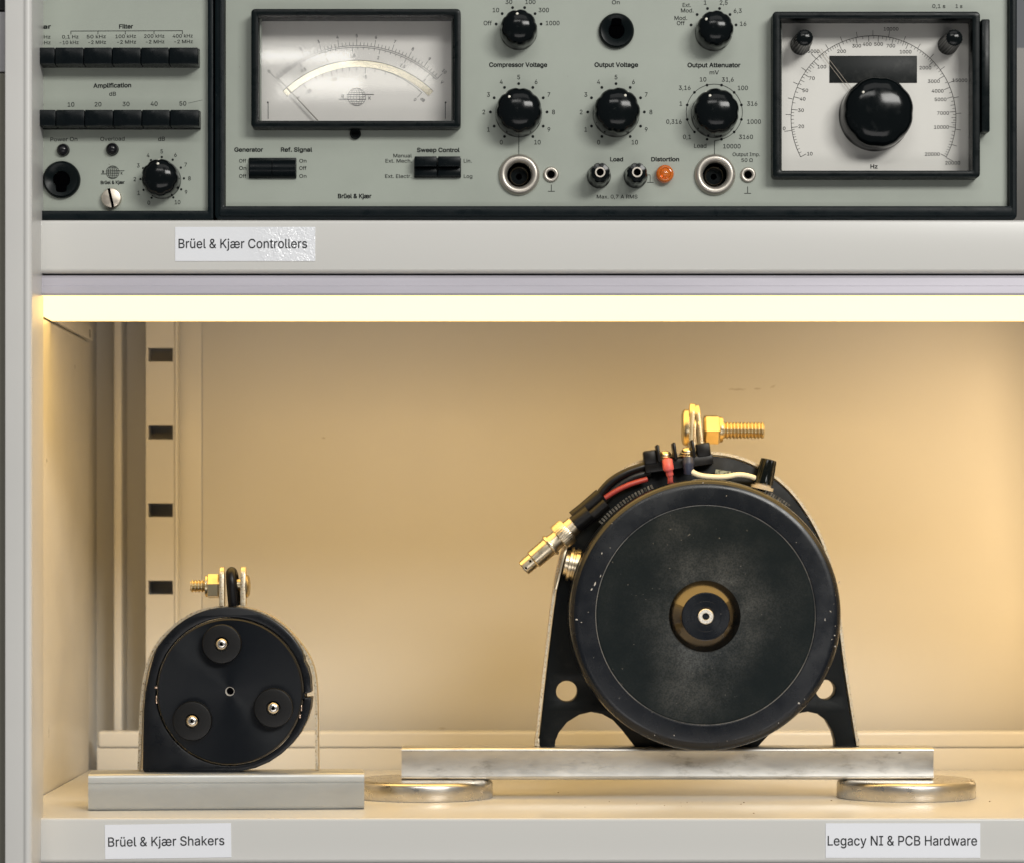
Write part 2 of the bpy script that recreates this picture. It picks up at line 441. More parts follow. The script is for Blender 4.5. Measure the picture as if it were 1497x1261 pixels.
def settled_dust(m):
    """pale handling dust: fine grain in soft clouds, thickest round the hub and below it"""
    nt = m.node_tree; N = nt.nodes; L = nt.links; b = N['Principled BSDF']
    old = b.inputs['Base Color'].links[0].from_socket
    tc = N.new('ShaderNodeTexCoord')
    def noise(sc, det, r):
        n = N.new('ShaderNodeTexNoise'); n.inputs['Scale'].default_value = sc; n.inputs['Detail'].default_value = det; n.inputs['Roughness'].default_value = r
        L.new(tc.outputs['Object'], n.inputs['Vector']); return n.outputs[0]
    def rng(v, a, c, lo=0, hi=1):
        r = N.new('ShaderNodeMapRange'); r.interpolation_type = 'SMOOTHSTEP'
        for k, x in zip(('From Min', 'From Max', 'To Min', 'To Max'), (a, c, lo, hi)): r.inputs[k].default_value = x
        L.new(v, r.inputs['Value']); return r.outputs[0]
    def math_(op, a, c):
        q = N.new('ShaderNodeMath'); q.operation = op
        for i, x in enumerate((a, c)):
            if isinstance(x, float): q.inputs[i].default_value = x
            else: L.new(x, q.inputs[i])
        return q.outputs[0]
    def dist(cx, cz):
        v = N.new('ShaderNodeVectorMath'); v.operation = 'DISTANCE'; L.new(tc.outputs['Object'], v.inputs[0]); v.inputs[1].default_value = (cx, 0, cz); return v.outputs['Value']
    near = rng(dist(0.002, 0.003), 0.014, 0.040, 0.62, 0)
    low = rng(dist(-0.006, -0.034), 0.0, 0.032, 0.42, 0)
    up = rng(dist(-0.012, 0.040), 0.002, 0.020, 0.25, 0)
    mask = math_('ADD', math_('ADD', near, low), math_('ADD', up, 0.10))
    cloud = rng(noise(38, 5, 0.6), 0.34, 0.70); grain = rng(noise(1300, 3, 0.6), 0.35, 0.65, 0.45, 1)
    fac = math_('MULTIPLY', math_('MULTIPLY', mask, math_('ADD', math_('MULTIPLY', cloud, 0.8), 0.2)), grain)
    mx = N.new('ShaderNodeMix'); mx.data_type = 'RGBA'; mx.clamp_factor = True; L.new(fac, mx.inputs[0]); L.new(old, mx.inputs[6]); mx.inputs[7].default_value = (0.115, 0.120, 0.120, 1)
    L.new(mx.outputs[2], b.inputs['Base Color'])
settled_dust(M_dusty)
M_footrub = mat('rubber_foot_black', (0.007, 0.007, 0.0072), 0.38, spec=0.25, dust=(0.009, 0.009, 0.009), dscale=150, dlo=0.5, dhi=0.8)
M_label = mat('paper_label', (0.82, 0.83, 0.87), 0.30, coat=0.3)
M_led = glow('led_diffuser', (1.0, 0.635, 0.20), 3.75)
M_profile = mat('led_profile_aluminium', (0.56, 0.535, 0.59), 0.42, metal=0.3, stretch=(0.1, 1, 1), var=0.15, vscale=40)
M_dark = mat('olive_grey_paint', (0.20, 0.19, 0.155), 0.7)
M_shadepaint = mat('shaded_cabinet_paint', (0.26, 0.25, 0.235), 0.5)  # darker copy of the cabinet paint, shade put into its colour
M_black = mat('matt_black', (0.006, 0.006, 0.007), 0.6)
M_lens = mat('dark_lamp_lens', (0.008, 0.008, 0.010), 0.22, spec=0.3)
M_amber = mat('amber_lens', (0.95, 0.28, 0.04), 0.10, trans=0.55, ior=1.5, coat=0.4)
M_amberin = mat('amber_reflector', (0.85, 0.30, 0.06), 0.3, metal=0.3)
M_tag = mat('printed_tag', (0.30, 0.34, 0.28), 0.5, speck=(0.05, 0.06, 0.05), sscale=900, slo=0.55)

# label film wrinkles on part of the upper label
def wrinkled_label():
    m = mat('wrinkled_label_film', (0.80, 0.81, 0.84), 0.22, coat=0.6)
    nt = m.node_tree; N = nt.nodes; L = nt.links; b = N['Principled BSDF']
    tc = N.new('ShaderNodeTexCoord'); n = N.new('ShaderNodeTexNoise'); n.inputs['Scale'].default_value = 420
    n.inputs['Detail'].default_value = 3; n.inputs['Distortion'].default_value = 1.2
    L.new(tc.outputs['Object'], n.inputs['Vector'])
    sx = N.new('ShaderNodeSeparateXYZ'); L.new(tc.outputs['Object'], sx.inputs[0])
    mr = N.new('ShaderNodeMapRange'); mr.interpolation_type = 'SMOOTHSTEP'; mr.inputs['From Min'].default_value = -0.002; mr.inputs['From Max'].default_value = 0.016
    L.new(sx.outputs[0], mr.inputs['Value'])
    mu = N.new('ShaderNodeMath'); mu.operation = 'MULTIPLY'; L.new(n.outputs[0], mu.inputs[0]); L.new(mr.outputs[0], mu.inputs[1])
    bp = N.new('ShaderNodeBump'); bp.inputs['Strength'].default_value = 0.8; bp.inputs['Distance'].default_value = 0.0008
    L.new(mu.outputs[0], bp.inputs['Height']); L.new(bp.outputs[0], b.inputs['Normal']); L.new(bp.outputs[0], b.inputs['Coat Normal'])
    return m
M_wrinkle = wrinkled_label()

def glass():
    m = bpy.data.materials.new('clear_glass'); m.use_nodes = True
    nt = m.node_tree; N = nt.nodes; L = nt.links; N.remove(N['Principled BSDF'])
    t = N.new('ShaderNodeBsdfTransparent'); g = N.new('ShaderNodeBsdfGlossy'); g.inputs['Roughness'].default_value = 0.02
    fr = N.new('ShaderNodeFresnel'); fr.inputs[0].default_value = 1.5
    mx = N.new('ShaderNodeMixShader'); L.new(fr.outputs[0], mx.inputs[0]); L.new(t.outputs[0], mx.inputs[1]); L.new(g.outputs[0], mx.inputs[2])
    L.new(mx.outputs[0], N['Material Output'].inputs[0]); return m
M_glass = glass()

# ------------------------------------------------------------------ the cabinet
XL = -710.0      # inner face of the left side
XR = 1120.0      # inner face of the right side (outside the picture)
ZTOP = 900.0; ZBOT = -620.0
cab = thing('metal_cabinet', (200, 500, ZBOT), 'pale grey painted steel cabinet with slotted rail standing behind all the equipment', 'cabinet')
# front post at the left: narrow profile with a rolled inner edge
fp = [(-691, -92), (-664, -92), (-661, -95), (-656, -95), (-652, -91), (-652, 26), (-656, 30), (-691, 30)]
bm = bmesh.new()
lo = [bm.verts.new((x, y, ZBOT)) for x, y in fp]; hi = [bm.verts.new((x, y, ZTOP)) for x, y in fp]
bm.faces.new(lo[::-1]); bm.faces.new(hi)
vert_e = []
for i in range(len(fp)):
    j = (i + 1) % len(fp); bm.faces.new((lo[i], lo[j], hi[j], hi[i])); vert_e.append(bm.edges.get((lo[i], hi[i])))
bmesh.ops.bevel(bm, geom=vert_e, offset=2.0, segments=3, profile=0.5, affect='EDGES', clamp_overlap=True)
add('front_post', bm, M_paint, cab)
add('outer_side', newbox(-724, -716, 30, 1190, ZBOT, ZTOP), M_paint, cab)
# inner side panels; the joint between them is level with the upper shelf
add('side_panel', newbox(-714, XL, 34, 1013, -394, 371, bev=1.5), M_paint, cab)
add('side_panel', newbox(-713, XL + 5, 34, 1030, 374.5, 398, bev=1.5), M_paint, cab)
add('side_panel', newbox(-714, XL, 34, 1013, 452, ZTOP, bev=1.5), M_paint, cab)
add('bracket_slot', newbox(XL + 4.2, XL + 5.3, 985, 992, 378, 392), M_hole, cab)
# back: channel, ridge, slotted rail, narrow flat and the large back panel
zb0, zb1 = -500, 446
add('corner_channel', newbox(PX(118, 1180), PX(214, 1180), 1176, 1184, zb0, zb1), M_wall, cab)
add('ridge', newbox(PX(166, 1092), PX(178, 1092), 1092, 1176, zb0, zb1, bev=3, seg=3), M_wall, cab)
rx0, rx1 = PX(213.5, 1062), PX(258, 1062)
holes = []
for k in range(-4, 6):
    c = 632 + 113 * k
    if c > 1060 or c < 480: continue
    holes.append([(PX(217, 1062), PZ(c - 10, 1062)), (PX(253, 1062), PZ(c - 10, 1062)), (PX(253, 1062), PZ(c + 10, 1062)), (PX(217, 1062), PZ(c + 10, 1062))])
rail = thing_bm = plate([[(rx0, zb0), (rx1 - 4, zb0), (rx1 - 4, zb1), (rx0, zb1)]] + holes, 1060, 1066)
add('slotted_rail', rail, M_wall, cab)
add('rail_edge', newbox(rx1 - 4, rx1 + 2, 1059.5, 1098, zb0, zb1, bev=3, seg=3), M_wall, cab)
add('rail_side', newbox(rx0, rx0 + 3, 1066, 1176, zb0, zb1), M_wall, cab)
add('rail_backing', newbox(rx0 + 3, rx1 - 4, 1120, 1124, zb0, zb1), M_shadepaint, cab)  # dark sheet stands in for the shade behind the slots
add('back_flat', newbox(PX(257, 1098), PX(295, 1098), 1096, 1104, zb0, zb1, bev=1.5), M_wall, cab)
add('back_panel', newbox(PX(295.6, 1098), XR, 1098.5, 1106, zb0, zb1, bev=1.2), M_wall, cab)
add('back_panel', newbox(-716, XR, 1040, 1048, 452, ZTOP), M_shadepaint, cab)  # unlit upper back wall, its shade put into the colour
add('side_wall', newbox(XR, XR + 8, -60, 1190, ZBOT, ZTOP), M_paint, cab)

pr = Print(1098.6)
rs = random.Random(9)
for x0, x1, y in ((1064, 1092, 569.5), (1102, 1113, 568.5), (1126, 1134, 567), (640, 652, 1064), (1180, 1186, 900), (470, 476, 640)):
    top = []; bot = []
    for i in range(9):
        t = i / 8; x = x0 + (x1 - x0) * t; yy = y + rs.uniform(-.5, .5) - (3.5 * t if x0 in (1126,) else 0); h = .8 * math.sin(math.pi * t) * rs.uniform(.5, 1.3) + .1
        top.append((x, yy - h)); bot.append((x, yy + h))
    pr.poly(top + bot[::-1])
sc_ = pr.done('scuff_marks', mat('scuffed_paint', (0.40, 0.36, 0.29), 0.6), cab); sc_['kind'] = 'stuff'
# ------------------------------------------------------------------ what shows past the cabinet's left edge
wl = add('room_wall', newbox(-1600, -700, 1500, 1520, -900, 1300), M_dark); wl['kind'] = 'structure'
nb = thing('neighbouring_cabinet', (-760, 60, ZBOT), 'dull olive grey cabinet edge glimpsed left of the pale front post', 'cabinet')
add('side_wall', newbox(-790, -693, -60, 24, ZBOT, PZ(107, -60), bev=2), M_dark, nb)
add('door', newbox(-790, -693, -58, 24, PZ(105, -60), PZ(17, -60), bev=2), mat('pale_door_paint', (0.42, 0.41, 0.42), 0.5), nb, label='paler grey upper door')
add('top_cover', newbox(-790, -693, -58, 24, PZ(15, -60), ZTOP, bev=2), M_black, nb)

# ------------------------------------------------------------------ shelves
def shelf_bm(z_top, height, lip):
    bm = bmesh.new()
    # section (y, z) of a folded sheet: front face, rolled edges, top
    box(bm, -708, XR - 2, 0, 1010, z_top - 6, z_top, bev=2.2, seg=3)
    return bm
ZU = PZ(322, 0)      # top edge of the upper shelf 483
ZUb = PZ(399.3, 0)     # its lower edge
def folded(z_top, z_bot, depth, back_lip):
    """folded sheet with a front face, a rounded top edge and an inward lower lip"""
    r = 4; sec = []
    for i in range(5): a = R(90 + 90 * i / 4); sec.append((r + r * math.cos(a), z_top - r + r * math.sin(a)))
    for i in range(7): a = R(180 + 90 * i / 6); sec.append((8 + 8 * math.cos(a), z_bot + 8 + 8 * math.sin(a)))
    sec += [(40, z_bot), (40, z_bot + 1.5), (10, z_bot + 1.5), (3, z_bot + 11), (3, z_top - 6), (6, z_top - 4)]
    sec += [(depth, z_top - 4)]
    if back_lip: sec += [(depth, z_top + 20), (depth + 2, z_top + 20)]
    else: sec += [(depth, z_top)]
    x0, x1 = -708, XR - 2
    bm = bmesh.new()
    sec2 = sec if not back_lip else sec
    a = [bm.verts.new((x0, y, z)) for y, z in sec2]; b = [bm.verts.new((x1, y, z)) for y, z in sec2]
    n = len(sec2)
    for i in range(n if not back_lip else n): 
        j = (i + 1) % n; bm.faces.new((a[i], a[j], b[j], b[i]))
    bm.faces.new(a[::-1]); bm.faces.new(b)
    return bm
us = thing('shelf', (200, 0, ZUb), 'upper grey steel shelf carrying the measuring instruments, one label on its edge', 'shelf', 'cabinet shelves')
add('shelf_board', folded(ZU, ZUb, 1020, False), M_shelf, us)
ZL = PZ(1195, 0)     # -390, top of the lower shelf
ls = thing('shelf', (200, 0, ZL - 72), 'lower grey steel shelf under the two black shakers, two labels on its edge', 'shelf', 'cabinet shelves')
add('shelf_board', folded(ZL, PZ(1262, 0), 1012, False), M_shelf, ls)
# raised back lip of the lower shelf, folded twice
lx0 = PX(142, 1016)
add('back_lip', newbox(lx0, XR - 4, 1013, 1020, ZL - 2, PZ(1093, 1014), bev=1.2), M_shelf, ls)
add('back_lip', newbox(lx0, XR - 4, 1018, 1052, PZ(1093, 1018), PZ(1068, 1018), bev=6, seg=4), M_shelf, ls)

bm = bmesh.new(); rs = random.Random(3)
for i in range(26):
    x, y = rs.uniform(-640, 1000), rs.uniform(30, 900)
    if i < 9: x, y = rs.uniform(120, 420), rs.uniform(180, 300)
    q = rs.uniform(.6, 1.5)
    m = Matrix.Translation((x, y, ZL + .35 * q)) @ Matrix.Rotation(rs.uniform(0, 6), 4, 'Z') @ Matrix.Diagonal((q * rs.uniform(.8, 2.6), q, q * .7, 1))
    bmesh.ops.create_icosphere(bm, subdivisions=1, radius=.8, matrix=m)
add('dust_crumbs', bm, mat('brown_crumb', (0.16, 0.11, 0.07), 0.8), ls, kind='stuff')
def name_label(parent, x0, x1, y0, y1, txt, ta, tb, tbase, cap, m, rot=0, name='name_label'):
    cx, cy = (x0 + x1) / 2, (y0 + y1) / 2
    o = add(name, newbox(PX(x0, -0.5), PX(x1, -0.5), -1.0, -0.2, PZ(y1, 0), PZ(y0, 0)), m, parent)
    pr = Print(-1.0)
    pr.span(txt, ta, tb, tbase, cap)
    t = pr.done('lettering', M_ink2, o)
    if rot: o.rotation_euler = (0, R(rot), 0)
    return o
name_label(us, 256, 461, 332, 382, 'Brüel & Kjær Controllers', 261, 449, 363, 13.5, M_wrinkle).name = 'name_label'
name_label(ls, 153.5, 338, 1203.5, 1253.5, 'Brüel & Kjær Shakers', 158, 328, 1235.5, 13.5, M_label, rot=-0.8)
name_label(ls, 1207, 1433, 1202.5, 1253, 'Legacy NI & PCB Hardware', 1210, 1428.5, 1235, 14, M_label)

# ------------------------------------------------------------------ LED strip
led = thing('led_light_strip', (200, 260, 373), 'glowing warm white light strip mounted right under the upper shelf', 'light strip')
lxa, lxb = XL + 1.0, XR - 2
zt = 403.0; zbm = 373.0
def extr(sec, x0, x1):
    bm = bmesh.new()
    a = [bm.verts.new((x0, y, z)) for y, z in sec]; b = [bm.verts.new((x1, y, z)) for y, z in sec]
    for i in range(len(sec)): j = (i + 1) % len(sec); bm.faces.new((a[i], a[j], b[j], b[i]))
    bm.faces.new(a[::-1]); bm.faces.new(b); return bm
add('housing', extr([(10, zbm + 1), (8.5, zbm + 4), (8.5, zbm + 14), (9.6, zbm + 15), (9.6, zt - 4), (12, zt), (528, zt), (528, zbm + .5), (519, zbm + .5), (519, zbm + 6), (14, zbm + 6), (14, zbm + .6)], lxa, lxb), M_profile, led, ang=25)
add('diffuser', newbox(lxa + 2, lxb - 2, 14.5, 518.5, zbm, zbm + 5.5), M_led, led, smooth=False)
add('mounting_plate', newbox(lxa, lxb, 60, 480, zt + .3, ZU - 4.5), M_shadepaint, led)

# ------------------------------------------------------------------ instrument building blocks
DP = 24.0     # depth of the instrument panels behind the shelf edge
def scallop(n, p=3):
    return lambda t: (0.5 + 0.5 * math.cos(n * t)) ** p
def knob_mesh(r, h, n=9, seg=144):
    k_ = 0.6 if r > 50 else 1.0
    prof = [(r, 0, 0), (r, 4, 0), (r * .99, 6, .02), (r * .99, h * .35, .02), (r * .98, h * .60, .035), (r * .955, h * .74, .05), (r * .89, h * .84, .045),
            (r * .80, h * .885, .015), (r * .70, h * .925, 0), (r * .56, h * .955, 0), (r * .36, h * .985, 0), (r * .15, h, 0), (0, h, 0)]
    return fin(newlathe(prof, seg=seg, flute=lambda t: k_ * scallop(n)(t)), 'knob', 40)
_kn = {}
def knob(parent, px, py, r, h, ang, d=DP, f=None, n=9, dot=True, tag=None):
    """ang: where its white dot points, clockwise from up"""
    if f: px, py = f(px, py)
    k = (r, h, n)
    if k not in _kn: _kn[k] = knob_mesh(r, h, n)
    c = P(px, py, d)
    o = link('knob', _kn[k], M_knob, parent, c, rot=(0, R(ang), 0), label=tag)
    if dot:
        for rr, hh, q in ((0.66, 0.925, 2.0), (0.93, 0.55, 1.6)):
            me = fin(newlathe([(q, 0), (q, 1.2), (q * .6, 1.8), (0, 2.0)], seg=12), 'dot')
            lo = c + Vector((math.sin(R(ang)) * r * rr, -h * hh + 0.5, math.cos(R(ang)) * r * rr))
            dd = link('pointer_dot', me, M_white, None, lo)
            dd.parent = o; dd.matrix_parent_inverse = Matrix.Identity(4)
            loc = Matrix.Rotation(-R(ang), 3, 'Y') @ ((lo - c) * S); dd.location = loc
    return o
def part(name, bm, m, parent, c, **k):
    """bm built round its own origin, placed at c"""
    return link(name, fin(bm, name, k.pop('ang', 35)), m, parent, c, **k)
def numbers(pr, cx, cy, rn, cap, rd, dr):
    for i in range(11):
        a = R(-150 + 30 * i)
        pr.dot(cx + rd * math.sin(a), cy - rd * math.cos(a), dr)
        pr.text(str(i), cx + rn * math.sin(a) + (2 if i == 10 else 0), cy - rn * math.cos(a), cap, vc=True)
def big_socket(parent, px, py, d):
    c = P(px, py, d)
    o = part('socket', newlathe([(30, 0), (30, 3), (28.8, 6.6), (26.4, 9.2), (23.4, 9.6), (20.6, 8.2), (18.4, 5), (17.9, 0), (17.9, -8)], seg=64, caps=False), M_nickel, parent, c, ang=60)
    part('socket_well', newlathe([(17.6, 1), (17.6, -44), (0, -44)], seg=40, caps=False), M_bezel, o, c)
    bm = bmesh.new(); lathe(bm, [(14.5, -42), (14.5, -16), (13.4, -14.6), (12.4, -15.5), (12.2, -30)], seg=40, caps=False)
    part('inner_ring', bm, mat('dull_ring', (0.55, 0.48, 0.36), 0.3, metal=1), o, c)
    part('insulator', newlathe([(12.1, -40), (12.1, -24), (5, -23.6), (0, -23.6)], seg=32), M_bezel, o, c)
    part('contact_hole', newlathe([(4.6, -24), (4.6, -23.2), (0, -23.2)], seg=20), M_hole, o, c)
    return o
def small_socket(parent, px, py, d):
    c = P(px, py, d)
    o = part('ground_socket', newlathe([(11.3, 0), (11.3, 2.5), (10, 4.5), (7.5, 4.6), (5.6, 3), (5.4, -6)], seg=36), M_nickel, parent, c, ang=60)
    part('socket_hole', newlathe([(5.3, -4), (5.3, 2.2), (0, 2.2)], seg=20), M_hole, o, c)
    return o
def key_socket(parent, px, py, d, r, f=None, up=True):
    if f: px, py = f(px, py)
    c = P(px, py, d)
    o = part('jack_socket', newlathe([(r, 0), (r, 4), (r * .96, 8), (r * .88, 10), (r * .80, 9.5), (r * .52, 6), (r * .46, 5), (r * .44, -4), (0, -4)], seg=64), M_bezel, parent, c, ang=50)
    k = 1 if up else -1
    add('key_slot', newbox(c.x - r * .28, c.x + r * .28, c.y - 8.2, c.y - 6.0, min(c.z + k * r * .3, c.z + k * r * .74), max(c.z + k * r * .3, c.z + k * r * .74), bev=1), M_hole, o)
    part('jack_hole', newlathe([(r * .43, -3), (r * .43, 5.0), (0, 5.0)], seg=28), M_hole, o, c)
    return o

# ------------------------------------------------------------------ big instrument: sine generator
gen = thing('sine_generator', (PX(900, 300), 300, ZU + 1), 'wide grey green sine generator with large cream frequency dial and wide voltmeter', 'instrument', 'instruments on the upper shelf')
gx0, gx1 = PX(314, 8), PX(1487, 8)
zbot = ZU + 1.0
pxl, pxr = PX(330, DP), PX(1472.5, DP); pzb = PZ(302, DP); ptop = 850
mo = (382, 661, 26, 180)          # meter hole in pixels
do = (1143, 1424, 30, 251)        # dial hole
def rpx(x0, x1, y0, y1, d, r=0.01): return rrect(PX(x0, d), PX(x1, d), PZ(y1, d), PZ(y0, d), r)
bm = plate([[(pxl, pzb), (pxr, pzb), (pxr, ptop), (pxl, ptop)], rpx(*mo, DP, 3), rpx(*do, DP, 3)] + [circ(PX(x, DP), PZ(256, DP), 17.7) for x in (759, 1045)], DP, DP + 5)
add('front_panel', bm, M_panel, gen, ang=20)
bm = bmesh.new()
frame(bm, rrect(gx0, gx1, zbot, 870, 8), rrect(pxl - 1, pxr + 1, pzb - 1, ptop + 2, 1.5), 8, 40, bev=2.5)
add('case_frame', bm, M_case, gen)
bm = bmesh.new()
frame(bm, rrect(gx0 + 7, gx1 - 7, zbot + 6, 864, 3), rrect(pxl - 4.5, pxr + 4.5, pzb - 4.5, ptop + 3.5, 1.5), 5.5, 9, bev=1.2)
add('case_trim', bm, M_case, gen)
add('case_body', newbox(gx0 + 3, gx1 - 3, 90, 900, zbot + 2, 866, bev=4), M_case, gen)
pr = Print(DP)
pr.span('Compressor Voltage', 715, 800, 98, 6.3, True)
pr.span('Output Voltage', 869, 933, 98, 6.3, True)
pr.span('Output Attenuator', 1005, 1082.5, 98.5, 6.3, True)
pr.span('mV', 1037.5, 1051, 109, 5.8)
pr.span('On', 894.5, 906, 6.5, 5.8)
pr.span('Generator', 342.5, 384.5, 222, 6.0, True); pr.span('Ref. Signal', 410.5, 456.5, 222, 6.0, True)
pr.span('Sweep Control', 609.5, 672, 222.5, 6.0, True)
for s, y in (('Off', 238), ('On', 248.6), ('Off', 260.3)): pr.span(s, 349.5, 360, y, 5.2)
for s, y in (('On', 238), ('Off', 248.6), ('On', 260.3)): pr.span(s, 437.5, 448, y, 5.2)
pr.span('Manual', 575, 602, 230.4, 5.2); pr.span('Ext. Mech.', 563.5, 602, 238, 5.2); pr.span('Ext. Electr.', 563, 601.5, 260.5, 5.2)
pr.span('Lin.', 678, 689.5, 238, 5.2); pr.span('Log', 678, 690.5, 260.5, 5.2)
pr.span('Brüel & Kjær', 494, 543, 290, 6.2, True)
pr.span('Load', 892, 911, 236, 5.8, True); pr.span('Distortion', 952, 993, 236, 5.8, True)
pr.span('Max. 0,7 A RMS', 872.5, 932, 290.5, 5.4)
pr.span('Output Imp.', 1071, 1111, 228.5, 5.2); pr.span('50 Ω', 1084, 1100.5, 237, 5.2)
pr.span('0,1 s', 1363, 1382, 12, 5.4); pr.span('1 s', 1397, 1407, 12, 5.4)
for gx, gy in ((806, 270), (1093, 273)): pr.line(gx, gy, gx, gy + 10, 0.9); pr.line(gx - 5, gy + 10, gx + 5, gy + 10, 0.9)
pr.line(943, 256, 950.5, 256); pr.line(950.5, 256, 950.5, 267); pr.line(946, 267, 955.5, 267)
pr.line(758.5, 200, 758.5, 226, 0.9)
pr.line(1044.5, 206, 1044.5, 228, 0.9); pr.line(1044.5, 206, 1055, 204.3, 0.9)
numbers(pr, 758.3, 164, 51, 6.4, 41.4, 2.1); numbers(pr, 900.6, 164, 51, 6.4, 41.4, 2.1)
def six(cx, cy, items):
    for i, (s, x, y) in enumerate(items):
        a = R(-75 + 30 * i); pr.dot(cx + 34 * math.sin(a), cy - 34 * math.cos(a), 2.1)
        if s: pr.text(s, x, y, 6.2, vc=True, sq=0.98)
six(758.2, 44.3, [('Off', 713, 34), ('10', 725, 15), ('30', 744, 3), ('100', 775.5, 3), ('300', 795, 15), ('1000', 808, 34)])
six(1043.2, 45.6, [('', 0, 0), ('', 0, 0), ('1', 1031, 4), ('2,5', 1058, 4), ('6,3', 1078.5, 16), ('16', 1086.5, 35)])
for s, xa, xb, y in (('Ext.', 998, 1010, 10.5), ('Mod.', 995.5, 1014, 18.5), ('Mod.', 986, 1004.5, 29.5), ('Off', 989.5, 1001, 37)): pr.span(s, xa, xb, y, 5.8)
kc = (1044.3, 164.3)
pr.arc(kc[0], kc[1], 41, -135, 165, 0.8, 60)
for i in range(12):
    a = R(-165 + 30 * i); pr.dot(kc[0] + 41 * math.sin(a), kc[1] - 41 * math.cos(a), 2.0)
for s, x, y in (('0,1', 1004.3, 200.4), ('0,316', 985.3, 178), ('1', 995.4, 151.7), ('3,16', 1001, 128.6), ('10', 1027.9, 116.3), ('31,6', 1064, 116.5), ('100', 1086, 128.8),
                ('316', 1099.7, 151.7), ('1000', 1102.4, 178), ('3160', 1090.6, 200.4), ('10000', 1070, 214), ('Load', 1023.7, 213.4)):
    pr.text(s, x, y, 6.2, vc=True, sq=0.98)
pr.done('printed_scales', M_ink, gen)
knob(gen, 758.2, 46.5, 27.5, 52, -8, tag='knob of the upper compressor speed selector')
knob(gen, 758.3, 167, 34.5, 56, -38, tag='compressor voltage knob')
knob(gen, 900.6, 167, 34.5, 56, 30, tag='output voltage knob')
knob(gen, 1043.2, 48, 27.5, 52, -50, tag='modulation selector knob')
knob(gen, 1044.3, 168, 34.5, 56, -26, tag='output attenuator knob')
key_socket(gen, 901, 46, DP, 26)
big_socket(gen, 759, 256, DP); big_socket(gen, 1045, 256, DP)
small_socket(gen, 805.5, 255.5, DP); small_socket(gen, 1093.5, 256, DP)
def post(px):
    c = P(px, 258.5, DP)
    o = part('binding_post', newlathe([(17.5, 0, 0), (17.5, 6, 0), (16.8, 8, .0), (16.5, 9, .03), (15.8, 30, .06), (14.8, 48, .07), (13, 52, .04), (8, 53, 0), (7.2, 50, 0), (0, 50, 0)], seg=96, flute=scallop(8, 2)), M_knob, gen, c, ang=45)
    part('metal_sleeve', newlathe([(7.4, 48), (7.4, 55), (5.4, 55), (5.2, 49), (0, 49)], seg=32), M_nickel, o, c)
    part('post_hole', newlathe([(5.1, 49), (5.1, 53), (0, 53)], seg=20), M_hole, o, c)
post(875.5); post(929)
c = P(971.5, 255.5, DP)
o = part('distortion_lamp', newlathe([(13.2, 0), (13.2, 9), (12.6, 13), (11, 15.5), (8.8, 16), (8, 14.5), (6, 17), (3, 18.5), (0, 19)], seg=48), M_amber, gen, c, ang=60, label='orange distortion lamp')
part('reflector', newlathe([(10, 1), (10, 3), (6, 10), (3.5, 10), (2, 4), (0, 4)], seg=24), M_amberin, o, c)
c = P(519.5, 196, DP)
o = part('zero_screw', newlathe([(8.3, 0), (8.3, 4), (7.6, 5.5), (6.5, 5.5), (6, 3.5), (0, 3.5)], seg=36), M_bezel, gen, c)
add('screw_slot', newbox(c.x - 4, c.x + 4, c.y - 4.6, c.y - 3.2, c.z - 0.9, c.z + 0.9), M_hole, o)
# rocker switches in their recess
add('switch_recess', newbox(PX(364, DP), PX(433.5, DP), DP - 5, DP + 1, PZ(261.5, DP), PZ(231.5, DP), bev=1.2), M_bezel, gen)
for xa, xb in ((365.5, 397.5), (398.5, 432)):
    bm = bmesh.new(); w0, w1 = PX(xa, 16), PX(xb, 16); zc = PZ(246.5, 16)
    pts = [(DP - 5, zc + 13), (DP - 12, zc + 10), (DP - 15, zc + 3), (DP - 15, zc - 3), (DP - 12, zc - 10), (DP - 5, zc - 13)]
    a = [bm.verts.new((w0, y, z)) for y, z in pts]; b = [bm.verts.new((w1, y, z)) for y, z in pts]
    for i in range(6): j = (i + 1) % 6; bm.faces.new((a[i], a[j], b[j], b[i]))
    bm.faces.new(a[::-1]); bm.faces.new(b)
    add('rocker', bm, M_button, gen, ang=50)
add('switch_recess', newbox(PX(605.5, DP), PX(674, DP), DP - 4, DP + 1, PZ(260.5, DP), PZ(231.5, DP), bev=1.2), M_bezel, gen)
for xa, xb in ((606.2, 638.6), (640.4, 673)):
    add('rocker', newbox(PX(xa, 10), PX(xb, 10), DP - 22, DP - 2, PZ(246, DP), PZ(231.5, DP), bev=.9), M_button, gen)
    add('rocker', newbox(PX(xa, 10), PX(xb, 10), DP - 10, DP - 2, PZ(259, DP), PZ(246.6, DP), bev=.9), M_button, gen)

# --- the voltmeter
mt = add('meter_bezel', frame(bmesh.new(), rpx(367, 673.5, 13, 187, DP - 30, 6), rpx(377.5, 663.5, 22.5, 176.5, DP - 30, 2), DP - 30, DP - 1, bev=2), M_bezel, gen)
bm = bmesh.new()
frame(bm, rpx(372, 668, 17, 184, DP, 2), rpx(380, 661.5, 26, 178.5, DP, 2), DP - 1.5, DP + 34)
add('meter_box', bm, M_bezel, mt)
DM = DP + 32
add('scale_card', newbox(PX(379, DM), PX(660, DM), DM, DM + 3, PZ(182, DM), PZ(26, DM)), M_meter, mt)
pr = Print(DM)
CX, CY, RO = 521.5, 236, 169
pr.arc(CX, CY, RO, -44.3, 44.3, 0.6, 70); pr.arc(CX, CY, RO - 2.4, -44.3, 44.3, 0.6, 70)
for i in range(51):
    a = -44.3 + 88.6 * i / 50
    big = i % 5 == 0
    pr.tick(CX, CY, RO, RO + (10 if big else 5), a, 0.55)
    if big:
        n = i // 5
        pr.text(str(n), CX + (RO + 14.5) * math.sin(R(a)), CY - (RO + 14.5) * math.cos(R(a)), 4.6, rot=a, vc=True)
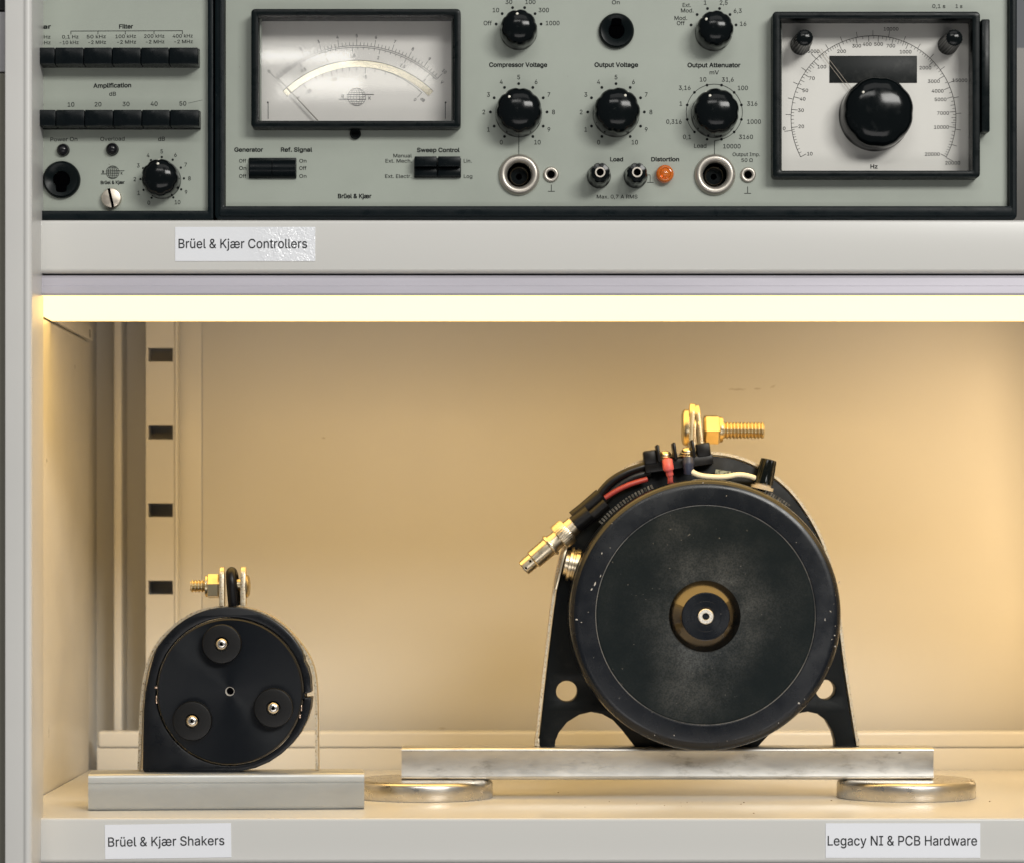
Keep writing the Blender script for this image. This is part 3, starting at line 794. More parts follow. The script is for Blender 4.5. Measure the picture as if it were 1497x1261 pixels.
for i in range(32):
    v = i / 10; a = -44.3 + 88.6 * v / 3.16
    big = i % 5 == 0
    pr.tick(CX, CY, RO - 2.4, RO - (9 if big else 5.5), a, 0.55)
    if big and i: pr.text(('%g' % v).replace('.', ',') if v != 0.5 else '0,5', CX + (RO - 14.5) * math.sin(R(a)), CY - (RO - 14.5) * math.cos(R(a)), 4.4, rot=a, vc=True)
pr.text('V', CX + 170 * math.sin(R(47.2)), CY - 170 * math.cos(R(47.2)), 4.6, rot=45, vc=True)
pr.arc(CX, CY, 138, -43.5, 43.5, 0.6, 60)
for db, lab in ((0, '0'), (-1, ''), (-2, ''), (-3, ''), (-4, ''), (-5, '-5'), (-6, ''), (-7, ''), (-8, ''), (-9, ''), (-10, '-10'), (-12, ''), (-14, ''), (-16, ''), (-20, '-20')):
    v = 10 ** (db / 20); a = -43.5 + 87 * v
    pr.tick(CX, CY, 138, 138 - (9 if lab else 5), a, 0.55)
    if lab: pr.text(lab, CX + 124 * math.sin(R(a)), CY - 124 * math.cos(R(a)), 4.4, rot=a, vc=True)
pr.tick(CX, CY, 138, 129, -43.5, 0.6); pr.text('∞', CX - 86, CY - 93, 4.0, rot=-43, vc=True)
pr.text('dB', CX + 96.5, CY - 90, 4.4, rot=43, vc=True)
pr.globe(521.5, 142, 13, 0.5)
pr.line(507, 138.6, 546.5, 138.6, 1.1); pr.line(496, 145.4, 535, 145.4, 1.1); pr.line(508, 142, 534.5, 142, 0.8)
pr.text('B', 501, 141, 4.8, vc=True); pr.text('K', 540.5, 143.8, 4.8, vc=True)
for x in (392, 651): pr.line(x, 150, x, 174, 0.9)
pr.dot(391.5, 150, 1.3); pr.dot(651.5, 150, 1.3)
pr.done('printed_scale', M_ink2, mt)
pr = Print(DM - 0.6); pr.arc(523.5, 244.5, 151, -44.8, 44.8, 9.2, 70); pr.done('mirror_arc', M_mirror, mt)
pr = Print(DM - 0.8); pr.arc(523.5, 244.5, 156, -44.8, 44.8, 0.7, 70); pr.done('mirror_edge', M_ink2, mt)
bm = bmesh.new(); tube(bm, [P(404, 112, DM - 9), P(466, 178, DM - 9)], lambda t: 0.5 + t * 0.5, seg=6, sub=0)
add('needle', bm, mat('needle_grey', (0.30, 0.28, 0.25), 0.4), mt)
add('glass', newbox(PX(379, DP - 12), PX(662.5, DP - 12), DP - 13, DP - 11.6, PZ(178, DP - 12), PZ(23, DP - 12)), M_glass, mt)

# --- the frequency dial
DD = DP + 30
dl = add('dial_bezel', frame(bmesh.new(), rpx(1129.5, 1433, 17, 260, DP - 30, 6), rpx(1141, 1421.5, 27.5, 249.5, DP - 30, 2), DP - 30, DP - 1, bev=2), M_bezel, gen)
add('dial_box', frame(bmesh.new(), rpx(1134, 1429, 22, 257, DP, 2), rpx(1142.5, 1420.5, 29.5, 250.5, DP, 2), DP - 1.5, DD + 3), M_bezel, dl)
add('dial_plate', newbox(PX(1140, DD), PX(1416, DD), DD, DD + 3, PZ(254, DD), PZ(28, DD)), M_dial, dl)
pr = Print(DD)
CX, CY, RO = 1277, 173, 120.5
pr.arc(CX, CY, RO, -118, 118, 0.75, 110)
lab = {10: (1184, 225), 20: (1171.4, 185), 30: (1171, 161.4), 40: (1173.5, 144.8), 50: (1177.4, 132.4), 70: (1187, 114.6), 100: (1201.6, 97.8), 200: (1230.4, 75.2),
       300: (1252.4, 67.2), 400: (1267.7, 64.9), 500: (1284.5, 64.7), 700: (1302.3, 67.2), 1000: (1324, 75.9), 2000: (1352.8, 99.3), 3000: (1365.2, 119), 4000: (1370.8, 133.2),
       5000: (1375, 145.6), 7000: (1378.7, 165.5), 10000: (1376.4, 186), 20000: (1363, 225.6)}
def fa(f): return -118 + 236 * math.log10(f / 10) / math.log10(2000)
for f_, (x, y) in lab.items():
    pr.text(str(f_), x, y, 4.9, vc=True, sq=1.05); pr.tick(CX, CY, RO, RO - 9, fa(f_), 0.7)
for dec in (10, 100, 1000, 10000):
    for k in range(1, 10):
        for q in (0, .1, .2, .3, .4, .5, .6, .7, .8, .9):
            if k >= 3 and q not in (0, .5): continue
            if k < 3 and q in (.1, .3, .5, .7, .9) and k == 2: continue
            f_ = dec * (k + q)
            if f_ > 20000: continue
            pr.tick(CX, CY, RO, RO - (6.5 if q == 0 else 4.2), fa(f_), 0.55)
for k in range(21):
    a = -98.5 + 10.9 * k; pr.tick(CX, CY, RO, RO + (8 if k % 5 else 11), min(a, 118.5), 0.65)
for s, x, y in (('5000', 1189.4, 75.2), ('10000', 1302.7, 42.5), ('15000', 1403.3, 117.7), ('20000', 1392.8, 238.4), ('0', 1146.5, 188)): pr.text(s, x, y, 4.9, vc=True, sq=1.05)
pr.span('Hz', 1272.5, 1283, 246.5, 5.8, True)
pr.done('printed_scale', M_ink, dl)
add('display_window', newbox(PX(1212.5, DD), PX(1340.5, DD), DD - 1.2, DD + 1, PZ(121.5, DD), PZ(82, DD), bev=0.4), M_window, dl)
bm = bmesh.new()
for o_ in (0, 5.5):
    tube(bm, [P(1195 + o_, 72, DD - 5), P(1252 + o_, 146, DD - 5)], 0.35, seg=5, sub=0)
add('cursor_line', bm, mat('cursor_tan', (0.42, 0.37, 0.30), 0.4), dl)
kb = knob(dl, 1279, 169, 53.5, 60, -42, d=DD, n=8, tag='large tuning knob')
for x, y in ((1170, 66), (1385.5, 66)):
    c = P(x, y, DD)
    part('thumb_screw', newlathe([(15, 0, 0), (15, 4, 0), (14.5, 6, .08), (13.3, 60, .08), (12, 66, .05), (8, 68, 0), (0, 69, 0)], seg=120, flute=lambda t: 0.5 + 0.5 * math.cos(20 * t)), M_knob, dl, c, ang=40)
bm = bmesh.new()
box(bm, PX(1434, -2), PX(1446, -2), -8, DP - 1, PZ(194, 0), PZ(29.5, 0), bev=2)
for v in bm.verts:
    if v.co.x > PX(1442, 0): v.co.x += 2.0 * math.cos(math.pi * (v.co.z - PZ(112, 0)) / 175)
add('side_lever', bm, M_bezel, gen)

# ------------------------------------------------------------------ left instrument, leaning a little
TILT = 0.0157; AX, AY = 308, 321
def amap(x, y): return (x - TILT * (AY - y), y + TILT * (AX - x))
amp = thing('measuring_amplifier', (PX(AX, 8), 8, ZU + 1), 'narrower grey green amplifier with two rows of black push buttons by the post', 'instrument', 'instruments on the upper shelf')
ax0 = -690; ax1 = PX(311.5, 8) 
bm = newbox(ax0, PX(304.2, DP), DP, DP + 5, PZ(308.8, DP), 850)
add('front_panel', bm, M_panel, amp)
bm = bmesh.new()
frame(bm, rrect(ax0 - 10, ax1, ZU + 1, 864, 3), rrect(ax0 - 1, PX(304.2, DP) + .6, PZ(309, DP) - .6, 851, 1), 10, 60, bev=1.5)
add('case_frame', bm, M_case, amp)
add('case_body', newbox(ax0 - 10, ax1, 62, 900, ZU + 1.5, 862), M_case, amp)
pr = Print(DP, amap)
pr.span('Linear', 44, 79, 38.5, 6, True); pr.span('Filter', 178.5, 199, 40, 6, True)
pr.line(108, 42.6, 271.5, 44.6, .9)
for x, y in ((108, 42.6), (147.5, 43), (187.5, 43.6), (229.5, 44.1), (271, 44.6)): pr.line(x, y, x, y + 5, .9)
for a_, b_, xa, xb, y in (('0,1 Hz', '-1 MHz', 47, 78, 53), ('0,1 Hz', '-10 kHz', 89, 119, 53.3), ('50 kHz', '-2 MHz', 131, 159, 53.6), ('100 kHz', '-2 MHz', 173, 203, 53.9), ('200 kHz', '-2 MHz', 215, 244.5, 54.2), ('400 kHz', '-2 MHz', 256.5, 286, 54.6)):
    pr.text(a_, xb, y, 5.0, w=(xb - xa) * (0.8 if a_ == '0,1 Hz' else 1), al='r'); pr.text(b_, xb, y + 8.3, 5.0, w=(xb - xa) * 0.92, al='r')
pr.span('Amplification', 139.5, 195, 126, 6.2, True); pr.span('dB', 162.5, 172.5, 138, 5.6)
for i, s in enumerate(('0', '10', '20', '30', '40', '50')): pr.text(s, (64, 106.5, 146, 187, 228, 270)[i], 149.6 + i * 0.25, 6.2, vc=True, sq=1.02)
pr.span('Power On', 75.5, 115, 203.3, 5.6); pr.span('Overload', 148.5, 184, 203.8, 5.6); pr.span('dB', 233, 243, 205, 5.8)
numbers(pr, 238, 260.5, 40, 5.8, 31.8, 1.7)
pr.globe(165.8, 250, 9.5, 0.6); pr.line(156, 248, 183, 248, 1.0); pr.line(148.5, 252.2, 175, 252.2, 1.0); pr.text('B', 152, 249, 3.6, vc=True, bold=True); pr.text('K', 179, 251.6, 3.6, vc=True, bold=True)
pr.span('Brüel & Kjær', 148, 183, 267, 4.6, True)
pr.line(278, 150.5, 299, 146.3, 0.35)
pr.done('printed_scales', M_ink, amp)
edges = [18, 43, 85, 127, 168.5, 210.5, 251.5, 294]
def buttons(y0, y1):
    bx0, by0 = amap(18, 0)[0], 0
    yy0 = amap(150, y0)[1]; yy1 = amap(150, y1)[1]; 
    off = TILT * (AY - (y0 + y1) / 2)
    add('button_rail', newbox(PX(20, 0) - off, PX(294, 0) - off, DP - 8, DP + 1, PZ(yy1 + 5.5, DP), PZ(yy0 + 2.5, DP), bev=1), M_bezel, amp)
    for k in range(7):
        a_, b_ = edges[k], edges[k + 1]
        add('push_button', newbox(PX(a_ + .5, -6) - off, PX(b_ - .5, -6) - off, -14, DP - 6, PZ(yy1, -12), PZ(yy0, -12), bev=1.1, seg=2), M_button, amp)
buttons(67.5, 91.5); buttons(158.5, 182)
for x, y in ((94.2, 216.5), (166, 216.5)):
    c = P(*amap(x, y), DP)
    o = part('indicator_lamp', newlathe([(8.8, 0), (8.8, 5), (8.2, 7), (7, 9.5), (4, 11.5), (0, 12.3)], seg=32), M_lens, amp, c, ang=60)
    part('lamp_collar', newlathe([(9.4, 0), (9.4, 2), (8.7, 2.6), (0, 2.6)], seg=32), M_bezel, o, c)
key_socket(amp, 91.5, 260, DP, 27.5, f=amap, up=False)
knob(amp, 238, 262.5, 28, 50, -4, f=amap, tag='gain knob')
c = P(*amap(164, 288.5), DP)
o = part('slotted_screw', newlathe([(14.6, 0), (14.6, 8), (13.8, 10), (12.5, 10.6), (0, 10.8)], seg=40), mat('brushed_screw', (0.62, 0.56, 0.47), 0.4, metal=0.9, rvar=.1, vscale=200), amp, c)
bm = newbox(-1.9, 1.9, -11.2, -9.8, -14.2, 14.2)
link('screw_slot', fin(bm, 'slot'), M_hole, o, c, rot=(0, R(-13), 0))

# ------------------------------------------------------------------ bars and magnets
def steel_disc(px, label):
    c = Vector((px, 388, ZL))
    prof = [(108, 0), (109.5, 1.5), (109.5, 22), (108.3, 26), (105, 28.8), (100, 29.8), (0, 30)]
    o = add('steel_disc', newlathe(prof, at=c, axis=(0, 0, 1), seg=96), M_steel, origin=c, ang=50)
    o['label'] = label; o['category'] = 'steel disc'; o['group'] = 'round steel discs under the long bar'
steel_disc(-100.5, 'round steel disc under the left end of the long bar')
steel_disc(664, 'round steel disc under the right end of the long bar')
def bar_section(y0, y1, z0, z1, r, groove):
    pts = []
    for cy, cz, a in ((y0 + r, z0 + r, 180), (y1 - r, z0 + r, 270), (y1 - r, z1 - r, 0), (y0 + r, z1 - r, 90)):
        for i in range(5): t = R(a + 90 * i / 4); pts.append((cy + r * math.cos(t), cz + r * math.sin(t)))
    return pts
def bar(x0, x1, y0, y1, z0, z1, r, groove=None, concave=False):
    bm = bmesh.new(); sec = bar_section(y0, y1, z0, z1, r, groove)
    if groove:      # shallow groove lines in the front face, inserted between the last and first corner
        zs = groove; tail = []
        for z in zs: tail += [(y0, z + 1.0), (y0 + 1.2, z + .5), (y0 + 1.2, z - .5), (y0, z - 1.0)]
        sec = sec + tail
        if len(zs) == 0: sec = sec
    if concave: sec = sec + [(y0 + .2, z1 - r - 1), (y0 + 2.2, z0 + (z1 - z0) * .48), (y0 + .2, z0 + r + 1)]
    n = 8; rows = []
    for k in range(n + 1):
        x = x0 + (x1 - x0) * k / n
        e = 0.8 if k in (0, n) else 0
        cy, cz = (y0 + y1) / 2, (z0 + z1) / 2
        rows.append([bm.verts.new((x, cy + (y - cy) * (1 - e / (y1 - y0)), cz + (z - cz) * (1 - e / (z1 - z0)))) for y, z in sec])
    for a, b in zip(rows, rows[1:]):
        for i in range(len(sec)): j = (i + 1) % len(sec); bm.faces.new((a[i], a[j], b[j], b[i]))
    bm.faces.new(rows[0][::-1]); bm.faces.new(rows[-1]); return bm
LB0 = 356.0; LZ0 = ZL + 30.2; LZ1 = LZ0 + 50.5
lb = add('aluminium_bar', bar(PX(587, LB0), PX(1365, LB0), LB0, LB0 + 68, LZ0, LZ1, 5, concave=True), M_alu, origin=(285, 390, LZ0), ang=50)
lb['label'] = 'long scuffed metal bar bridging the two steel discs below the large shaker'; lb['category'] = 'metal bar'; lb['group'] = 'metal bars carrying the shakers'

# ------------------------------------------------------------------ large shaker
LS = thing('vibration_shaker', (PX(1025, 430), 400, LZ1), 'large round black vibration shaker with wires and gold bolt on the long bar', 'vibration shaker', 'black vibration shakers')
DS = 292.0                        # depth of its round front
cx, cz = PX(1031.5, DS), PZ(898.5, DS)
# turned ring round the front cover
r0 = 199.5 / rat(DS); ri = 161 / rat(DS)
ring_prof = [(r0 - 4, -34), (r0 - 1, -26), (r0, -18), (r0 - .5, -13), (r0 - 1.8, -8.5), (r0 - 4.2, -4.6), (r0 - 7.6, -1.8), (r0 - 11, -.6), (r0 - 15, 0), (ri + 1.5, 0.6), (ri + .3, 0), (ri, -2.6), (ri - 20, -3)]
add('front_ring', newlathe(ring_prof, at=(cx, DS, cz), seg=192), M_ring, LS, origin=(cx, DS, cz), ang=12)
face_prof = [(ri - 1, -4), (ri - .8, -2.2), (ri - 3, -1.4), (60, -1.2), (0, -1.2)]
fc = add('front_cover', newlathe(face_prof, at=(cx, DS, cz), seg=160), M_dusty, LS, origin=(cx, DS, cz), ang=15)
add('cover_seam', newlathe([(ri + .4, -3), (ri + .4, -1.2), (ri - .9, -1.0), (ri - 1.2, -3)], at=(cx, DS, cz), seg=160), mat('worn_edge', (0.17, 0.165, 0.155), 0.5, dust=(0.04, 0.04, 0.04), dscale=30, dlo=.45, dhi=.6), LS, origin=(cx, DS, cz))
rc = random.Random(4)
pc = Print(DS - 0.7)
for x, y, q, st, an in ((870, 853, 1.7, 4.2, 70), (865, 861, 1.5, 3, 60), (878, 841, 1.0, 3, 70), (880, 808, 1.2, 2.6, 75), (892, 800, .7, 2, 70), (843, 905, 2.2, 1.6, 0), (850, 909, 1.2, 1.5, 0), (860, 894, .7, 1.5, 0), (1227, 850, 1.6, 2.6, 60),
                        (1168, 1027, 2.2, 1.3, 0), (1176, 1021, 1.0, 1.4, 0), (1206, 905, 1.3, 3.6, 85), (1214, 893, 1.0, 3, -50), (1220, 928, 1.5, 1.6, 0), (1216, 934, 1.0, 2, 60), (1221, 944, 1.2, 2, 80), (1028, 705, .9, 2, 0), (1180, 755, .9, 1.2, 0),
                        (957, 1074, 1.0, 1.2, 0), (1138, 1056, 1.0, 1.3, 0), (1211, 975, .8, 1.2, 0), (905, 1020, .6, 1.2, 0), (1192, 780, .6, 1.4, 0), (868, 960, .7, 1.3, 30)):
    n = 9; ca, sa = math.cos(R(an)), -math.sin(R(an)); pp = []
    for i in range(n):
        t = 2 * math.pi * i / n; rr = q * rc.uniform(.55, 1.15); u, v = rr * st * math.cos(t) * .6, rr * math.sin(t) * .7
        pp.append((x + u * ca - v * sa, y + u * sa + v * ca))
    pc.poly(pp)
ch_ = pc.done('paint_chips', mat('bare_chip', (0.42, 0.41, 0.39), 0.45), LS); ch_['kind'] = 'stuff'
hx, hz = PX(1030.5, DS - 1), PZ(900, DS - 1)
hub = add('hub', newlathe([(55.5, -2), (55.5, 0.8), (54.5, 2), (39, 19.4), (37.4, 20.8), (34, 21.2), (13, 20.8), (0, 20.8)], at=(hx, DS, hz), seg=128), mat('turned_hub', (0.085, 0.08, 0.078), 0.10, metal=1.0, rvar=.05, vscale=60, speck=(0.3, 0.3, 0.3), sscale=800, slo=.76), LS, origin=(hx, DS, hz), ang=18)
add('hub_face', newlathe([(36.8, 20), (36.8, 21.5), (36, 21.9), (24, 21.9), (23.6, 21.7), (23.2, 21.9), (15, 21.9), (14.6, 21.6), (14.2, 21.9), (0, 21.9)], at=(hx, DS, hz), seg=96), M_ring, hub, ang=15)
add('hub_socket', newlathe([(12, 20), (12, 22.4), (11, 23.4), (6, 23.4), (5.2, 22.4), (5.2, 20.4), (0, 20.4)], at=(hx, DS, hz), seg=40), mat('worn_nickel_insert', (0.75, 0.72, 0.66), 0.35, metal=.7, bump=.5, bscale=2500, speck=(.15, .14, .12), sscale=2500, slo=.64), hub)
add('hub_hole', newlathe([(5.1, 20), (5.1, 21.8), (0, 21.8)], at=(hx, DS, hz), seg=20), M_hole, hub)
# body behind
rb = r0 - 12
add('body', newlathe([(rb, -230), (rb, -34), (rb - 14, -30)], at=(cx, DS, cz + 2), seg=128), M_house, LS, origin=(cx, DS, cz))
# trunnion bracket
DT = 374.0
ow = [(783.5, 1088), (788, 1050), (794, 995), (801, 935), (808, 880), (816, 830), (828, 790), (848, 752), (873, 718), (905, 690), (940, 673), (985, 664), (1030, 661.5), (1075, 667), (1118, 686), (1155, 716),
      (1184, 755), (1206, 800), (1219, 850), (1227, 900), (1234, 960), (1243, 1020), (1254, 1088)]
sm = spline([(PX(x, DT), PZ(y, DT), 0) for x, y in ow], 4)
line = [(v.x, v.y) for v in sm]
line[0] = (line[0][0], LZ1 + 2); line[-1] = (line[-1][0], LZ1 + 2)
add('strap', band(bmesh.new(), line, 4.4, DT - 4, DT + 46), M_strap, LS, ang=45)
def inset(pts, k):
    V = [Vector(p) for p in pts]; out = []
    for i, p in enumerate(V):
        t = (V[min(i + 1, len(V) - 1)] - V[max(i - 1, 0)]).normalized(); n = Vector((t.y, -t.x))
        out.append((p.x + n.x * k, p.y + n.y * k))
    return out
inn = inset(line, 4.2)
def zz(y): return PZ(y, DT)
def xx(x): return PX(x, DT)
foot = LZ1 + 0.5
right_arch = [(1250.5, None), (1221.5, None), (1221, 1082), (1217, 1068), (1208, 1052), (1196, 1043), (1181, 1039.5), (1163, 1043), (1146, 1052), (1130, 1067), (1108, None)]
left_arch = [(928, None), (906, 1064), (893, 1050), (875, 1041), (860, 1040), (846, 1046), (832, 1062), (826, 1075), (843 - 2, 1076), (841, None), (789, None)]
left_arch = [(928, None), (909, 1066), (896, 1052), (880, 1043), (864, 1040), (847, 1044), (829, 1055), (817, 1070), (812, 1082), (811, None), (789, None)]
poly = [p for p in inn if p[1] > foot + 4]
poly += [(xx(x), foot if y is None else zz(y)) for x, y in right_arch] + [(xx(x), foot if y is None else zz(y)) for x, y in left_arch]
h1 = circ(xx(828.5), zz(1010), 15.5 / rat(DT)); h2 = circ(xx(1207), zz(1007.5), 14.5 / rat(DT))
add('bracket_plate', plate([poly, h1, h2], DT, DT + 40, bev=1.2), M_cast, LS)
# feet of the strap: small brackets on both sides
for x in (786, 1252):
    add('strap_foot', newbox(xx(x) - 4.5, xx(x) + 4.5, DT + 2, DT + 44, LZ1 + .3, LZ1 + 13, bev=1), M_strap if x < 1000 else M_cast, LS)
# nameplate with little teeth (scale strip) along the shoulder
bm = bmesh.new()
c0 = Vector((cx, 0, cz))
for a0, a1, n in ((-48, -22, 19), (27, 38, 10)):
    for i in range(n):
        a = R(a0 + (a1 - a0) * i / (n - 1)); rr = r0 + 3.5
        m = Matrix.Translation((cx + rr * math.sin(a), DS + 52, cz + rr * math.cos(a))) @ Matrix.Rotation(a, 4, 'Y')
        bmesh.ops.create_cube(bm, size=1, matrix=m @ Matrix.Diagonal((3.0, 6, 8, 1)))
        bmesh.ops.create_cube(bm, size=1, matrix=m @ Matrix.Translation((0.5, -3.2, 1.8)) @ Matrix.Diagonal((1.4, 1.2, 2.2, 1)))
add('toothed_strip', bm, mat('dark_tooth', (0.30, 0.28, 0.24), 0.3, metal=0.8, var=.8, vscale=500), LS, smooth=False, kind='stuff')
add('rear_rim', newlathe([(r0 + 1, -70), (r0 + 1, -40), (r0 - 8, -40), (r0 - 8, -70)], at=(cx, DS, cz), seg=128), M_house, LS)

DW = DS + 56       # depth of the wiring
def W(x, y, dd=0): return P(x, y, DW + dd)
k = 1 / rat(DW)
# terminal block
tb = thing_tb = None
bm = bmesh.new()
box(bm, 0, 48, 0, 26, -30, -14, bev=1.5); 
def oriented(bm, at, deg):
    bm.transform(Matrix.Translation(at) @ Matrix.Rotation(R(deg), 4, 'Y')); return bm
A0 = W(943, 684)
def blk(x0, x1, z0, z1, y0=0, y1=28, bev=1.5):
    b = bmesh.new(); box(b, x0, x1, y0, y1, z0, z1, bev=bev); return b
ang = -8
tbk = add('terminal_block', oriented(blk(0, 108, -8, 8), A0, ang), M_rubber, LS)
for x0, x1 in ((0, 21), (84, 106)):
    b = blk(x0, x1, 5, 27, -2, 24, 3)
    add('block_end', oriented(b, A0, ang), M_rubber, tbk)
for x in (21, 47, 76):
    add('barrier', oriented(blk(x, x + 5.5, 6, 34, -10, 30, 2.4), A0, ang), M_rubber, tbk)
def screw(px, py, lean=0):
    c = W(px, py, 4)
    ax = (math.sin(R(lean)), -0.25, math.cos(R(lean)))
    o = add('terminal_screw', newlathe([(12.5, -6), (12.5, -4.2), (11.5, -3.6), (11.5, -2.8), (12, -2.2), (12, -0.5), (9.3, 0), (9.3, 2.4), (7.5, 5), (4, 6.4), (0, 6.8)], at=c, axis=ax, seg=32), M_connector, tbk, ang=40)
    return o
screw(972.5, 665); screw(1005, 660)
def seg_tube(name, pts, r, m, parent=LS, seg=16, sub=8, **k_):
    return add(name, tube(bmesh.new(), pts, r, seg, sub), m, parent, ang=50, **k_)
crr = seg_tube('crimp_sleeve', [W(975.5, 672, -9), W(977, 682, -12), W(979.5, 694, -9)], lambda t: 7.2 + (1.2 if t < .7 else -1.5), M_pink, label='red crimp sleeve', sub=6)
seg_tube('red_wire', [W(979, 690, -8), W(980, 700, -6), W(980, 712, 4)], 4.3, M_pink)
seg_tube('crimp_sleeve', [W(1006, 669, -9), W(1006.5, 680, -11), W(1007, 691, -8)], lambda t: 9.0 if t < .45 else 8.2, M_blue, label='dark blue crimp sleeve', sub=6)
seg_tube('white_wire', [W(1008, 684, -9), W(1013, 690, -12), W(1024, 694.5, -12), W(1040, 696.5, -10), W(1060, 696.5, -8), W(1078, 693.5, -4), W(1092, 694.5, 0), W(1106, 699, 6), W(1116, 706, 12)], lambda t: 4.8 - .9 * t, M_wire)
# printed tag on the bracket behind
add('printed_tag', oriented(newbox(0, 30, 0, 1.5, -3.5, 3), W(1046, 688, 14), 9), M_tag, LS)
# red cable and black cables on the left shoulder
seg_tube('red_cable', [W(884, 727, 2), W(900, 717, 2), W(920, 707.5, 3), W(946, 699.5, 8)], 4.2, M_red)
seg_tube('black_cable', [W(868, 733, 2), W(890, 706, 2), W(915, 690, 4), W(947, 679, 10)], 6.5, M_rubber)
seg_tube('black_cable', [W(876, 738, 8), W(900, 713, 10), W(925, 697, 12), W(950, 690, 16)], 8.5, M_rubber)
seg_tube('rubber_boot', [W(838, 756, 0), W(852, 745, 0), W(878, 722.5, 0)], 11.0, M_rubber, sub=0, seg=24)
seg_tube('rubber_boot', [W(846, 768, -4), W(861, 756.5, -4), W(886, 735, -4)], 10.5, M_rubber, sub=0, seg=24)
seg_tube('rubber_boot', [W(840, 766, -8), W(852, 757, -8), W(862, 749, -8)], 13.8, M_rubber, sub=0, seg=24)
# coaxial connector: axis from (763,833) up to (845,762)
a = W(765.5, 830, -8); b = W(846, 761, -6); L = (b - a).length; ax = (b - a).normalized()
cn = add('coax_plug', newlathe([(11.3, 3), (12.3, 0), (12.6, 4), (12.6, 19), (15.2, 21), (15.2, 40), (15.4, 42), (15.4, 52), (18.4, 53.5), (19, 56), (18, 58), (15, 59), (14.2, 66), (14.2, 74)][1:], at=a, axis=ax, seg=48), M_connector, LS, ang=40)
add('knurled_ring', newlathe([(14, 72), (20.5, 73), (21.6, 75, .04), (21.6, 90, .04), (20.5, 92), (15, 93), (14.8, 104)], at=a, axis=ax, seg=144, flute=lambda t: 0.5 + 0.5 * math.cos(36 * t)), M_connector, cn, ang=30)
add('plug_bore', newlathe([(9.5, -0.6), (9.5, .5)], at=a, axis=ax, seg=32), M_hole, cn)
add('pin', newlathe([(4.5, -1.5), (4.5, 1)], at=a, axis=ax, seg=20), M_connector, cn)
for s in (-1, 1):
    q = a + ax * 9 + ax.cross(Vector((0, 1, 0))).normalized() * s * 2 + Vector((0, -12.4, 0)) 
    add('bayonet_slot', newlathe([(2.0, 0), (2.0, .6), (0, .8)], at=q + ax * (s * 6), seg=12), M_hole, cn)
# brass bushing on the left side of the body, with washers
c = P(845, 826, DS + 66); ax = Vector((-1, 0, 0.22))
add('side_bushing', newlathe([(26, 0), (26, 6), (24, 7), (24, 10), (27, 11), (27, 15), (21, 16), (21, 21), (12, 22), (0, 22)], at=c, axis=ax, seg=48), M_connector, LS, ang=35)
add('lock_tab', oriented(newbox(-2.5, 2.5, 0, 20, -44, 26, bev=1.5), P(822, 822, DS + 58), 14), M_connector, LS)
# black fluted knob at the right shoulder
c = W(1115.5, 706.5, 8); lean = R(13)
ax = Vector((math.sin(lean), -0.02, math.cos(lean)))
add('terminal_nut', newlathe([(15.2, 0, 0), (15.2, 2, .1), (14.2, 22, .12), (13, 37, .14), (12.2, 39, .1), (6, 40, 0), (0, 40, 0)], at=c, axis=ax, seg=96, flute=scallop(7, 2)), M_knob, LS, ang=40)
add('nut_base', newlathe([(18, -9), (18, -4), (13, -3.5), (13, 0)], at=c, axis=ax, seg=32), mat('clear_grommet', (0.52, 0.46, 0.36), 0.3), LS)
# clamp at the top: two ears, bolt with nut
dE = 408.0
def ear(x0, x1, ytop, ybot, tilt, w=34, name='clamp_ear'):
    t = PX(x1, dE) - PX(x0, dE)
    bm = bmesh.new()
    h = (ybot - ytop) / rat(dE); pts = []
    for i in range(13): a_ = R(180 * i / 12); pts.append((w / 2 * math.cos(a_), h - w / 2 + w / 2 * math.sin(a_)))
    pts += [(-w / 2, 0), (w / 2, 0)]
    v0 = [bm.verts.new((0, y, z)) for y, z in pts]; v1 = [bm.verts.new((t, y, z)) for y, z in pts]
    for i in range(len(pts)): j = (i + 1) % len(pts); bm.faces.new((v0[i], v0[j], v1[j], v1[i]))
    bm.faces.new(v0[::-1]); bm.faces.new(v1)
    bm.faces.ensure_lookup_table()
    bmesh.ops.bevel(bm, geom=list(bm.faces[-1].edges) + list(bm.faces[-2].edges), offset=.7, segments=1, affect='EDGES')
    bm.transform(Matrix.Translation(P(x0, ybot, dE)) @ Matrix.Rotation(R(tilt), 4, 'Y'))
    return bm
add('clamp_ear', ear(1003.8, 1012, 589.5, 664, 3.2), M_brass, LS, ang=40)
add('clamp_ear', ear(1021.5, 1029, 592, 664, -6), M_brass, LS, ang=40)
add('ear_edge', ear(1010.8, 1014.5, 608, 664, 3.2, w=38), M_strap, LS, ang=40)
add('ear_edge', ear(1023.6, 1027.8, 607, 660, -6, w=38), M_strap, LS, ang=40)
zc_ = PZ(628, dE)
def X_(px): return PX(px, dE)
def bolt_lathe(name, prof, m=M_brass, seg=48, tw=0, ang=35, at=None, parent=LS, axis=(1, 0, 0)):
    return add(name, newlathe(prof, at=at or (0, dE, zc_), axis=axis, seg=seg, twist=tw), m, parent, ang=ang)
bolt_lathe('bolt_head', [(22, X_(996.5)), (27, X_(998)), (29, X_(1001)), (29, X_(1006))], at=(0, dE, PZ(625, dE)), ang=60)
bolt_lathe('hex_nut', [(21, X_(1028.5)), (25, X_(1031.5)), (25, X_(1049)), (22.5, X_(1051.5))], seg=6, tw=R(38), ang=20)
bolt_lathe('nut_collar', [(19.5, X_(1051)), (20.5, X_(1053)), (19.5, X_(1056.5)), (14, X_(1057.3))], ang=40)
